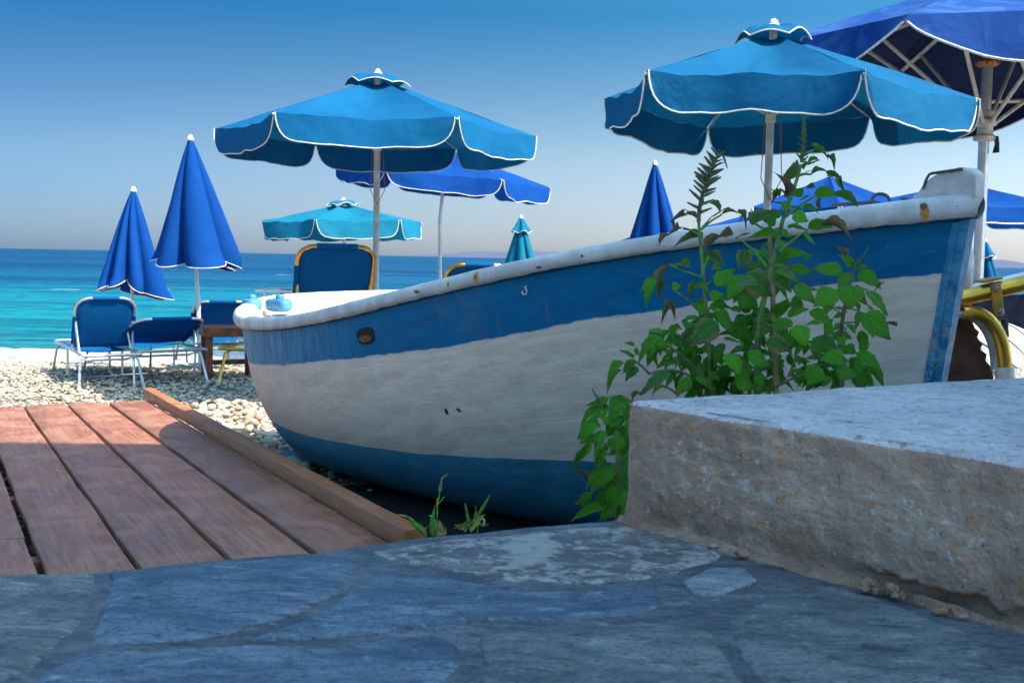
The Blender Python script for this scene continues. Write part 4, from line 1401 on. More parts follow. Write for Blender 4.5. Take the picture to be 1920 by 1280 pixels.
# hatch coaming
mb = MB()
ht = [BW(0.42, 0.3, sheer_at(0.42) + 0.04), BW(0.62, 0.3, sheer_at(0.62) + 0.04), BW(0.62, -0.3, sheer_at(0.62) + 0.04), BW(0.42, -0.3, sheer_at(0.42) + 0.04)]
hb = [p - Vector((0, 0, 0.09)) for p in ht]
mb.add(ht + hb, [(3, 2, 1, 0), (0, 1, 5, 4), (1, 2, 6, 5), (2, 3, 7, 6), (3, 0, 4, 7)])
mb.build('hatch', M['cream_paint'], boat, smooth=False)

# stem post and stemhead
mb = MB(); A = []
prof = []
def stem_line(w):   # fore position (extra metres ahead of bow end) of the stem's leading edge at height w
    s1 = sheer_at(1.0)
    return 0.012
s1 = sheer_at(1.0)
top_w = s1 + 0.128
zs_ = list(np.linspace(0.05, s1 + 0.03, 36)) + list(np.linspace(s1 + 0.045, top_w, 14))
hw_ = 0.050
rows = []
for w in zs_:
    lead = stem_line(min(w, s1)) + (0.01 if w > s1 else 0) 
    aft = -0.045
    if w > s1 - 0.055: aft = lead - 0.27 + 0.10 * min(1, max(0, (w - s1 + 0.02) / 0.13)) ** 0.8
    if w > top_w - 0.03: aft += 0.045 * ((w - top_w + 0.03) / 0.03) ** 2; lead -= 0.03 * ((w - top_w + 0.03) / 0.03) ** 2
    f = 0.62 if w < s1 else 1.0   # leading half width
    hl = hw_ * (0.70 if w < s1 else 0.95)
    ring = [(aft, hw_ * 0.95), ((aft + lead) / 2, hw_), (lead - 0.055, hw_), (lead - 0.012, hl + 0.0), (lead, hl * 0.8), (lead, 0), (lead, -hl * 0.8), (lead - 0.012, -hl), (lead - 0.055, -hw_), ((aft + lead) / 2, -hw_), (aft, -hw_ * 0.95), (aft - 0.004, 0)]
    row = []
    for (x, v) in ring:
        p = BW(1.0, v, w) + AX * x
        # rake the top surface up towards the front
        if w > s1 + 0.045: p.z += 0.14 * (x - lead) * ((w - s1) / 0.165)
        p = p + Vector((1, 1, 0)) * 0.0025 * noise.noise(p * 11)
        row.append(p)
        A.append((s1 - 0.030 + 0.03 * noise.noise(Vector((x * 20, v * 20, 0)))) - w)
    rows.append(row)
K = len(rows[0]); fs = []
for i in range(len(rows) - 1):
    for k in range(K):
        k2 = (k + 1) % K
        fs.append((i * K + k, i * K + k2, (i + 1) * K + k2, (i + 1) * K + k)[::-1])
cen = sum(rows[-1], Vector()) / K + Vector((0, 0, 0.012))
vs = [p for r in rows for p in r] + [cen]; A.append(-1)
for k in range(K): fs.append((len(vs) - 1, (len(rows) - 1) * K + (k + 1) % K, (len(rows) - 1) * K + k)[::-1])
mb.add(vs, fs)
stem = mb.build('stem_post', M['stempaint'], boat, angle=50)
at = stem.data.attributes.new('stem_h', 'FLOAT', 'POINT'); at.data.foreach_set('value', A)
mb = MB()
ll = stem_line(s1)
tl = []
for k in range(14):
    q = k / 13
    x = ll - 0.17 + 0.14 * q
    w = top_w + 0.004 - 0.05 * max(0, 1 - q / 0.2) ** 2
    p = BW(1.0, hw_ + 0.002, w) + AX * x; p.z += 0.10 * (x - ll)
    tl.append(p)
mb.tube(tl, 0.0055, 6)
mb.build('stemhead_trim', M['rope'], boat)
# rusty bolt with its stain at the stem
rp, rn, ru_ = hull_point_at_px(1742, 384)
def on_rail(px, py, off=0.0):
    # point on rail face nearest the given pixel
    best = None
    for v in rail_near.data.vertices:
        p = Vector(v.co) + Vector(boat.location)
        q = proj(p)
        d = (q[0] - px) ** 2 + (q[1] - py) ** 2 + (0 if Vector(v.normal).y < 0.1 else 400)
        if best is None or d < best[0]: best = (d, p, Vector(v.normal))
    return best[1], best[2]
def stain(m, world_pt, r, col, stretch=(1, 1, 1), nz=0.6, amt=0.95):
    """paint a stain of its own shape into a material at a fixed place on the boat"""
    c = Vector(world_pt) - Vector(boat.location)
    old = m.b.inputs['Base Color'].links[0].from_socket
    tc = m.new('ShaderNodeTexCoord'); sub = m.new('ShaderNodeVectorMath', operation='SUBTRACT')
    m.link(tc.outputs['Object'], sub.inputs[0]); sub.inputs[1].default_value = c
    mu = m.new('ShaderNodeVectorMath', operation='MULTIPLY'); m.link(sub.outputs[0], mu.inputs[0]); mu.inputs[1].default_value = stretch
    ln = m.new('ShaderNodeVectorMath', operation='LENGTH'); m.link(mu.outputs[0], ln.inputs[0])
    n = m.noise(tc.outputs['Object'], 32, 5, 0.7)
    d = m.math('ADD', m.math('DIVIDE', ln.outputs['Value'], r), m.math('MULTIPLY', m.math('SUBTRACT', n, 0.5), nz * 2))
    m.base(m.mix(m.ramp(d, [(0.65, amt), (1.0, 0.0)]), old, col))
rn_ = RAILNT[0]
for (qx, qy, r_, cc, stt) in ((1733, 414, 0.014, (0.60, 0.40, 0.12), (1, 1, 1)), (1738, 406, 0.018, (0.62, 0.34, 0.04), (1, 1, 0.8)), (1743, 396, 0.018, (0.58, 0.26, 0.03), (1, 1, 0.8)), (1747, 384, 0.017, (0.16, 0.05, 0.03), (1, 1, 1)),
                              (893, 521, 0.020, (0.55, 0.28, 0.06), (1, 1, 0.6)), (893, 518, 0.010, (0.25, 0.08, 0.03), (1, 1, 1)), (835, 531, 0.011, (0.50, 0.18, 0.05), (1.5, 1, 0.7)), (1012, 500, 0.008, (0.08, 0.05, 0.05), (0.5, 0.5, 1.5)),
                              (778, 548, 0.008, (0.08, 0.06, 0.05), (0.4, 0.4, 1)), (1090, 482, 0.007, (0.10, 0.06, 0.05), (1, 1, 1))):
    c_, n_ = on_rail(qx, qy)
    stain(rn_, c_, r_, cc, stt)
# blue bitts at the stern
def bitt(px, py, D, sx, sy, sz, lab=None):
    sz = sz * 0.85
    c = P(px, py, D)
    ang = math.atan2(AX.y, AX.x)
    R = Matrix.Rotation(ang, 3, 'Z')
    mb = MB(); rows = []
    for i in range(17):
        th = math.pi * i / 16
        row = []
        for k in range(25):
            a = 2 * math.pi * k / 24
            ct, st_ = math.cos(th), math.sin(th)
            e = 0.62
            f = lambda x: math.copysign(abs(x) ** e, x)
            p = Vector((sx * f(math.cos(a)) * abs(st_) ** e, sy * f(math.sin(a)) * abs(st_) ** e, sz * f(ct)))
            p *= 1 + 0.05 * noise.noise(p * 12 + Vector((px, 0, 0)))
            row.append(c + R @ p)
        rows.append(row)
    mb.grid(rows)
    # top peg
    mb.lathe(c + R @ Vector((sx * 0.1, 0, sz * 0.9)), [(0.026, 0.0), (0.026, 0.02), (0.02, 0.028), (0.001, 0.03)], 12)
    return mb.build('mooring_chock', M['bitt'], boat)
bitt(472, 571, 6.72, 0.070, 0.05, 0.045)
bitt(523, 572, 6.42, 0.105, 0.05, 0.048)
# iron ring standing on the bow rail, with a line end
rc = P(1652, 377, 4.35)
mb = MB(); mb.tube([rc + Vector((math.cos(a) * 0.036, math.sin(a) * 0.01, math.sin(a) * 0.030)) for a in [k * 2 * math.pi / 18 for k in range(18)]], 0.007, 7, closed=True)
mb.build('mooring_ring', M['rope'], boat)
mb = MB(); mb.tube([P(1560, 384, 4.45), P(1600, 382, 4.42), P(1636, 379, 4.38), P(1660, 384, 4.36)], 0.008, 6)
mb.build('mooring_line', M['rope'], boat)
mb = MB(); mb.lathe(P(1696, 377, 4.2), [(0.001, -0.012), (0.008, -0.010), (0.008, 0.004), (0.018, 0.008), (0.012, 0.014), (0.001, 0.016)], 10)
mb.build('deck_bolt', M['rope'], boat)

# fender hanging beyond the stem
fc = P(1792, 505, 4.55)
mb = MB(); mb.lathe(fc, [(0.001, 0.16), (0.03, 0.155), (0.055, 0.12), (0.07, 0.05), (0.07, -0.05), (0.055, -0.12), (0.03, -0.155), (0.001, -0.16)], 18)
fen = mb.build('fender', M['pole'], None)
tag(fen, 'grey rounded fender hanging behind the bow stem of the boat', 'fender')

# boat chocks: timber under the keel (shade below the hull)
for t, bl_lab in ((0.22, 'dark timber block under the keel near the stern of the boat'), (0.5, 'dark timber block under the keel at the middle of the boat'), (0.78, 'dark timber block under the keel near the bow of the boat')):
    p = BW(t, 0, 0.0); p.z = 0.05
    mb = MB(); mb.bbox(p, (0.5, 0.12, 0.12), Matrix.Rotation(math.atan2(NR.y, NR.x), 3, 'Z'), 0.01)
    o = mb.build('keel_block', M['table'], None)
    tag(o, bl_lab, 'block', 'timber blocks under the keel')
# drift-wood sticks under the stern
for k, (a, b) in enumerate((((575, 905), (610, 925)), ((600, 902), (640, 945)), ((640, 930), (690, 940)))):
    mb = MB(); mb.tube([G(*a, 0.05), G((a[0] + b[0]) / 2, (a[1] + b[1]) / 2, 0.06), G(*b, 0.045)], 0.010, 6)
    o = mb.build('stick', M['stake'], None)
    tag(o, ('short bleached stick nearest the pale flat pebble by the deck beam', 'longest bleached stick on the dark pebbles between beam and hull', 'bleached stick farthest under the curve of the hull')[k], 'stick', 'sticks under the boat')

# ================================================================== UMBRELLAS
def corner_pts(c, R, n, yaw, z):
    return [c + Vector((R * math.cos(yaw + 2 * math.pi * k / n), R * math.sin(yaw + 2 * math.pi * k / n), z)) for k in range(n)]

def open_umbrella(base, z_apex, z_edge, R, n, yaw, mat, label, cat_group, val_h=0.22, vent=True, tilt=(0, 0), pole_r=0.02,
                  pole_mat='pole', flare=0.35, sag=0.045, seed=0, ribs_mat='pole', cords=False, wave=0.02, fold=None, piping=0.0042, name='beach_umbrella', strutz=None, apex_off=(0, 0)):
    base = Vector(base)
    root = thing(name, tuple(base), label, 'umbrella', cat_group)
    Rt = Matrix.Rotation(tilt[0], 3, 'X') @ Matrix.Rotation(tilt[1], 3, 'Y')
    piv = Vector((base.x, base.y, base.z + z_edge))
    def W(p):
        return piv + Rt @ (Vector(p) - piv)
    top = Vector((base.x, base.y, base.z + z_apex))
    cs = [Vector((base.x + R * math.cos(yaw + 2 * math.pi * k / n), base.y + R * math.sin(yaw + 2 * math.pi * k / n), base.z + z_edge)) for k in range(n)]
    if fold:   # (index, dz, dr)
        for (k, dz, dr) in fold:
            c = cs[k]; d = (c - Vector((top.x, top.y, c.z)))
            cs[k] = Vector((top.x, top.y, c.z)) + d * dr + Vector((0, 0, dz))
    NS, NRr = 22, 12
    v0 = 0.10 if vent else 0.0
    for k in range(n):
        a, b = cs[k], cs[(k + 1) % n]
        mid = (a + b) / 2
        outw = Vector((mid.x - top.x, mid.y - top.y, 0)).normalized()
        edge = (b - a)
        def surf(u, r):
            # r 0 at apex .. 1 at the hem
            e = a.lerp(b, u)
            p = top.lerp(e, r)
            s = math.sin(math.pi * u)
            p = p - Vector((0, 0, 1)) * sag * R * 1.2 * s * math.sin(math.pi * min(1, r * 0.9)) * 1.2
            p = p - outw * 0.045 * R * s * r * r
            # soft wrinkles radiating
            p = p + Vector((0, 0, 1)) * (0.011 * noise.noise(Vector((u * 7 + k * 5 + seed, r * 2.5, seed))) * r * 1.6 + 0.022 * noise.noise(Vector((u * 3 + k * 3, r * 2.2, seed))) * s * r)
            return p
        rows = []
        for i in range(NS + 1):
            u = i / NS
            rows.append([W(surf(u, v0 + (1 - v0) * (j / NRr))) for j in range(NRr + 1)])
        mb = MB(); mb.grid(rows)
        pn = mb.build('canopy_panel', mat, root, angle=180)
        # valance
        rows = []; hem = []
        for i in range(NS + 5):
            u = min(1, max(0, (i - 0) / (NS + 4)))
            u = 0.5 - 0.5 * math.cos(math.pi * u) if True else u
            q = abs(2 * u - 1)
            drop = val_h * max(0.0, 1 - q ** 9) ** 0.55
            e = surf(u, 1.0)
            ph = seed * 1.3 + k * 2.1
            wv = wave * (noise.noise(Vector((u * 2.6 + ph, 1, 0))) * 1.8 + 0.5 * math.sin(u * 9 + ph))
            inn = edge.normalized() * (0.06 * val_h * (1 if u < 0.5 else -1) * q ** 6)
            row = []
            for j in range(7):
                t = j / 6
                fl = flare * (0.35 + 0.65 * math.sin(math.pi * u))
                p = e + outw * (drop * t * fl + wv * t * 1.2) - Vector((0, 0, 1)) * (drop * t * (1 - 0.3 * fl)) + inn * t
                p = p + outw * 0.014 * noise.noise(Vector((u * 9 + ph, t * 1.5, 4))) * (0.3 + t) + Vector((0, 0, 0.010 * noise.noise(Vector((u * 4 + ph, 7, 4))))) * t
                row.append(W(p))
            rows.append(row); hem.append(row[-1])
        mb = MB(); mb.grid(rows)
        vl = mb.build('valance', mat, pn, angle=180)
        mb = MB(); mb.tube(hem, piping, 6)
        mb.build('piping', M['piping'], pn)
    # ribs
    hub = W((top.x, top.y, top.z - 0.05))
    zs = strutz if strutz else z_edge - 0.12 + base.z
    for k in range(n):
        c = W(cs[k] + (cs[k] - top).normalized() * 0.01 - Vector((0, 0, 0.012)))
        mb = MB(); mb.tube([hub, hub.lerp(c, 0.5) - Vector((0, 0, 0.006)), c], 0.007 * max(1, R / 1.2), 6)
        rb = mb.build('rib', M[ribs_mat], root)
        m_ = hub.lerp(c, 0.52) - Vector((0, 0, 0.012))
        mb = MB(); mb.tube([W((base.x, base.y, zs)), m_], 0.006 * max(1, R / 1.2), 6)
        mb.build('strut', M[ribs_mat], rb)
    # pole
    mb = MB(); mb.tube([Vector((base.x, base.y, base.z - 0.1)), W((top.x, top.y, zs - 0.4)), W((top.x, top.y, top.z + 0.02))], pole_r, 12)
    pl = mb.build('pole', M[pole_mat], root)
    mb = MB(); mb.lathe(W((base.x, base.y, zs)) - Vector((0, 0, 0.04)), [(pole_r, 0), (pole_r * 1.35, 0.005), (pole_r * 1.35, 0.05), (pole_r, 0.055)], 12)
    mb.build('slide_collar', M['knob'], root)
    # vent cap & finial
    if vent:
        mb = MB(); hem = []
        rows = []
        m2 = n * 8
        for i in range(m2 + 1):
            ph = 2 * math.pi * i / m2 + yaw
            q = (i % 8) / 8
            rad = R * 0.205 * (1 - 0.12 * math.sin(math.pi * q))
            lift = 0.07 * math.sin(math.pi * q) * (0.6 + 0.8 * ((i // 8 * 37 + seed) % 10) / 10)
            row = []
            for j in range(6):
                t = j / 5
                z = top.z + 0.045 - (z_apex - z_edge) * 0.205 * t * 0.7 - (0.04 * max(0, t - 0.7) / 0.3) + lift * t * 0.6
                row.append(W((top.x + math.cos(ph) * rad * t, top.y + math.sin(ph) * rad * t, z)))
            rows.append(row); hem.append(row[-1])
        mb.grid(rows)
        cp = mb.build('vent_cap', mat, root, angle=180)
        mb = MB(); mb.tube(hem, piping, 6, closed=False)
        mb.build('piping', M['piping'], cp)
    mb = MB(); mb.lathe(W((top.x, top.y, top.z + (0.035 if vent else 0.0))), [(0.04, 0), (0.042, 0.012), (0.03, 0.02), (0.026, 0.035), (0.012, 0.05), (0.001, 0.053)], 12)
    mb.build('finial', M['knob'], root)
    if cords:
        mb = MB()
        t0 = W((top.x, top.y, z_edge - 0.05 + base.z))
        for dx in (-0.035, 0.05):
            mb.tube([t0 + Vector((dx, -0.03, 0.1)), t0 + Vector((dx * 1.2, -0.03, -0.2)), t0 + Vector((dx * 1.5, -0.035, -0.45)), t0 + Vector((0.01, -0.035, -0.58))], 0.003, 5)
        mb.build('cord', M['cord'], root)
    return root

def closed_umbrella(tip, z0, rad, base, mat, label, group, n=7, seed=0, vent=False, pole_r=0.018, pole_mat='pole_white', lean_open=0.0):
    """tip: world point of the top; cloth hangs down to height z0 with bottom radius rad; base: point on the ground"""
    tip = Vector(tip); base = Vector(base)
    root = thing('closed_umbrella', tuple(base), label, 'umbrella', group)
    ax = (tip - base).normalized()
    L = (tip.z - z0) / ax.z
    NS, NH = 132, 34
    rr_ = random.Random(seed)
    ph = [rr_.uniform(-0.35, 0.35) for _ in range(n)]; am = [rr_.uniform(0.35, 1.4) for _ in range(n)]
    ln = [rr_.uniform(-0.08, 0.10) for _ in range(n)]
    rows = []; hem = []
    for i in range(NS + 1):
        a = 2 * math.pi * i / NS
        aw = a + 0.28 * math.sin(a + seed) + 0.14 * math.sin(2 * a + seed * 2.3)
        f = (aw / (2 * math.pi) * n + seed * 0.37) % n
        k = int(f); q = f - k
        A_ = lerp(am[k], am[(k + 1) % n], q)
        bul = math.sin(math.pi * q)           # lobe shape, creases at q=0
        sc = bul ** 0.6
        ll = L * (1 + lerp(ln[k], ln[(k + 1) % n], q) - 0.06 * (1 - bul ** 0.8))
        row = []
        for j in range(NH + 1):
            t = j / NH
            r = 0.022 + (rad - 0.022) * (t ** 0.92)
            depth = min(0.62, 0.30 + 0.35 * t) * (1 if j > 0 else 0.2)
            rr2 = r * (1 - depth + depth * sc * (0.75 + 0.4 * A_))
            sw = a + 0.30 * math.sin(t * 1.3) + ph[k] * 0.3 * t * bul
            p = tip + Vector((0, 0, -0.01)) - ax * (ll * t) + Vector((math.cos(sw) * rr2, math.sin(sw) * rr2, 0))
            if t > 0.88:   # free hem curls
                p += Vector((math.cos(sw), math.sin(sw), 0)) * 0.10 * rad * ((t - 0.88) / 0.12) ** 1.5 * math.sin(a * 3 + seed)
            row.append(p)
        rows.append(row); hem.append(row[-1])
    mb = MB(); mb.grid(rows)
    cl = mb.build('canopy', mat, root, angle=180)
    mb = MB(); mb.tube(hem, 0.0048, 5)
    mb.build('piping', M['piping'], cl)
    mb = MB(); mb.tube([base - Vector((0, 0, 0.08)), base.lerp(tip, 0.3), tip - ax * 0.02], [pole_r * 1.25, pole_r * 1.25, pole_r], 12)
    mb.tube([base.lerp(tip, 0.28), base.lerp(tip, 0.34)], pole_r * 1.5, 12)
    mb.build('pole', M[pole_mat], root)
    mb = MB(); mb.lathe(tip, [(0.034, -0.02), (0.036, 0.0), (0.028, 0.012), (0.022, 0.03), (0.001, 0.042)], 12)
    mb.build('finial', M['knob'], root)
    if vent:
        mb = MB(); rows = []; hem = []
        for i in range(49):
            a = 2 * math.pi * i / 48
            rows.append([tip + Vector((math.cos(a) * r * (1 + 0.15 * math.cos(a * 5)), math.sin(a) * r * (1 + 0.15 * math.cos(a * 5)), z + 0.015 * math.cos(a * 5) * (r / 0.13))) for r, z in ((0.03, 0.0), (0.06, -0.07), (0.10, -0.15), (0.15, -0.22))])
            hem.append(rows[-1][-1])
        mb.grid(rows); vc = mb.build('vent_cap', mat, root, angle=180)
        mb = MB(); mb.tube(hem, 0.005, 5); mb.build('piping', M['piping'], vc)
    return root

def gpos(px, D, z=0.0):
    p = P(px, 600, D); return Vector((p.x, p.y, z))
def zat(px, py, D): return P(px, py, D).z

# U3 big teal one
D = 9.5; b = gpos(704, D)
open_umbrella(b, zat(706, 148, D), zat(530, 212, D - 1.2), 295 * D / F * 1.0, 6, math.radians(-117), M['teal'],
    'large open teal umbrella with white piping above the gold-framed lounger, left of centre', 'open beach umbrellas', val_h=0.235, seed=3, cords=True, pole_r=0.028, flare=0.25)
# U4 blue open behind
D = 12.5; b = gpos(829, D)
open_umbrella(b, zat(850, 280, D), zat(700, 328, D), 200 * D / F, 6, math.radians(-116), M['blue'],
    'royal blue open umbrella on a thin pole, partly behind the large teal one', 'open beach umbrellas', val_h=0.20, vent=False, seed=8, tilt=(math.radians(2), math.radians(5)), pole_r=0.02, pole_mat='alu')
# U5 small teal
D = 15.0; b = gpos(643, D, beach_z(0, 15))
open_umbrella(b, zat(642, 382, D) - b.z, zat(642, 416, D) - b.z, 150 * D / F, 6, math.radians(-100), M['teal_pale'],
    'small pale teal umbrella open low near the water, below the large teal one', 'open beach umbrellas', val_h=0.25, seed=5, pole_r=0.024, tilt=(0, math.radians(-1.5)))
# U7 right teal
D = 6.6; b = gpos(1430, D)
open_umbrella(b, zat(1443, 62, D), zat(1212, 126, D - 0.9), 334 * D / F, 6, math.radians(-140), M['teal'],
    'open teal umbrella above the weeds and bow, in front of the big violet-blue parasol', 'open beach umbrellas', val_h=0.215, seed=11, cords=True, pole_r=0.024, flare=0.22, tilt=(math.radians(-1), math.radians(0)), fold=[(5, 0.02, 0.95), (4, -0.05, 1.0), (1, -0.06, 1.04), (2, -0.05, 1.05)], piping=0.005)
# U9 / U10 royal blue ones low behind the boat
D = 12.4; b = gpos(1545, D)
open_umbrella(b, zat(1548, 330, D), zat(1548, 395, D), 165 * D / F, 6, math.radians(-100), M['blue'],
    'royal blue open umbrella showing behind the weeds and the bow rail', 'open beach umbrellas', val_h=0.2, vent=False, seed=21, piping=0.008)
D = 13.2; b = gpos(1790, D)
open_umbrella(b, zat(1790, 342, D), zat(1790, 392, D), 205 * D / F, 6, math.radians(-65), M['blue'],
    'blue open umbrella right of the stemhead, behind the silver parasol pole', 'open beach umbrellas', val_h=0.2, vent=False, seed=23, piping=0.008)
D = 12.5; b = gpos(1385, D)
open_umbrella(b, zat(1385, 405, D), zat(1385, 428, D), 85 * D / F, 6, math.radians(-100), M['blue'],
    'low blue umbrella just peeping over the boat rail between the weeds', 'open beach umbrellas', val_h=0.15, vent=False, seed=29)
# U13 teal peeping over the gunwale
D = 13.5; b = gpos(1232, D)
open_umbrella(b, zat(1228, 424, D), zat(1228, 462, D), 110 * D / F, 6, math.radians(-95), M['teal_pale'],
    'pale teal umbrella behind the closed blue one, only its top above the boat rail', 'open beach umbrellas', val_h=0.2, vent=False, seed=31)
# closed
D = 12.6; closed_umbrella(P(250, 356, D), zat(250, 545, D), 62 * D / F * 1.1, gpos(246, D), M['blue'],
    'shorter closed blue umbrella, leftmost on the beach', 'closed blue umbrellas', n=7, seed=2)
D = 11.3; closed_umbrella(P(357, 260, D), zat(357, 503, D), 74 * D / F * 1.1, gpos(377, D), M['blue'],
    'tall closed blue umbrella with white hem beside the loungers on the left', 'closed blue umbrellas', n=6, seed=5)
D = 13.0; closed_umbrella(P(1228, 307, D), zat(1228, 500, D), 52 * D / F * 1.15, gpos(1230, D), M['blue'],
    'closed blue umbrella behind the middle of the boat', 'closed blue umbrellas', n=6, seed=9)
D = 16.5; closed_umbrella(P(977, 408, D), zat(977, 520, D), 30 * D / F * 1.15, gpos(980, D, beach_z(0, 16.5)), M['teal_pale'],
    'small closed teal umbrella with a cap, behind the boat left of its middle', 'closed teal umbrellas', n=6, seed=12, vent=True)
D = 15.0; closed_umbrella(P(1846, 452, D), zat(1846, 560, D), 30 * D / F * 1.15, gpos(1850, D), M['teal'],
    'small closed teal umbrella behind the silver pole at the far right', 'closed teal umbrellas', n=6, seed=14, vent=True)

# U8 big dark blue parasol, upper right
D = 8.7
b = gpos(1832, D)
RR = 2.15; ze = zat(1690, 26, D - 1.75)
par = thing('large_parasol', tuple(b), 'very large violet-blue parasol with aluminium frame, upper right corner', 'parasol')
topz = ze + 0.72
lean = P(1853, 100, D).x - b.x
apx = Vector((b.x + lean, b.y, topz))
cornr = [Vector((apx.x + RR * math.cos(math.radians(-126.5 + 45 * k)), apx.y + RR * math.sin(math.radians(-126.5 + 45 * k)), ze)) for k in range(8)]
for k in range(8):
    a, c_ = cornr[k], cornr[(k + 1) % 8]
    mid = (a + c_) / 2; outw = Vector((mid.x - apx.x, mid.y - apx.y, 0)).normalized()
    rows = []
    for i in range(25):
        u = i / 24
        e = a.lerp(c_, u)
        rows.append([apx.lerp(e, r) - Vector((0, 0, 0.05 * math.sin(math.pi * u) * math.sin(math.pi * r * 0.9))) + Vector((0, 0, 0.008 * noise.noise(Vector((u * 8 + k * 4, r * 3, 0))) * r)) for r in np.linspace(0, 1, 13)])
    mb = MB(); mb.grid(rows)
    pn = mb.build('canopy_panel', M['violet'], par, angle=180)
    rows = []; hem = []
    for i in range(33):
        u = i / 32
        dr = 0.05 + 0.29 * abs(math.sin(math.pi * u)) ** 0.75
        e = a.lerp(c_, u) - Vector((0, 0, 0.0))
        wv = 0.03 * math.sin(u * 14 + k) + 0.02 * noise.noise(Vector((u * 5, k, 2)))
        row = [e + outw * (0.10 * t * dr / 0.25 + wv * t * 0.7) - Vector((0, 0, dr * t)) + Vector((0, 0, 0.004 * noise.noise(Vector((u * 20, t * 3, k))))) for t in np.linspace(0, 1, 7)]
        rows.append(row); hem.append(row[-1])
    mb = MB(); mb.grid(rows)
    mb.build('valance', M['violet'], pn, angle=180)
    mb = MB(); mb.tube(hem, 0.008, 6); mb.build('piping', M['piping'], pn)
    # perimeter tube and rib
    mb = MB(); mb.tube([a.lerp(apx, 0.05) - Vector((0, 0, 0.04)), c_.lerp(apx, 0.05) - Vector((0, 0, 0.04))], 0.022, 4); mb.build('edge_tube', M['pole'], par)
    mb = MB(); mb.tube([apx - Vector((0, 0, 0.12)), a - Vector((0, 0, 0.035))], 0.022, 4, flat=1.0)
    rb = mb.build('rib', M['pole'], par)
    st0 = Vector((b.x + lean * 0.7, b.y, zat(1850, 245, D)))
    mb = MB(); mb.tube([st0, apx.lerp(a, 0.5) - Vector((0, 0, 0.06))], 0.016, 6); mb.build('strut', M['pole'], rb)
mb = MB(); mb.tube([Vector((b.x, b.y, -0.1)), st0 - Vector((0.005, 0, 0)), apx - Vector((0, 0, 0.02))], 0.042, 16)
mb.build('pole', M['alu'], par)
mb = MB(); mb.lathe(st0 - Vector((0, 0, 0.09)), [(0.043, 0), (0.085, 0.01), (0.09, 0.04), (0.06, 0.06), (0.06, 0.12), (0.085, 0.13), (0.085, 0.17), (0.05, 0.2), (0.06, 0.21), (0.06, 0.24), (0.043, 0.25)], 16)
mb.build('lower_hub', M['pole'], par)
mb = MB(); mb.lathe(Vector((apx.x, apx.y, zat(1857, 118, D) - 0.03)), [(0.043, 0), (0.075, 0.005), (0.092, 0.02), (0.092, 0.035), (0.075, 0.05), (0.043, 0.055)], 16)
hub2 = mb.build('upper_hub', M['rust'], par)
# straps hanging from the hub
for k in range(3):
    mb = MB(); p0 = st0 + Vector((0.07, -0.03 - 0.02 * k, -0.05)); mb.tube([p0, p0 + Vector((0.01, 0, -0.06)), p0 + Vector((-0.005 + k * 0.01, 0, -0.13))], 0.010, 5)
    mb.build('strap', M['black'], par)

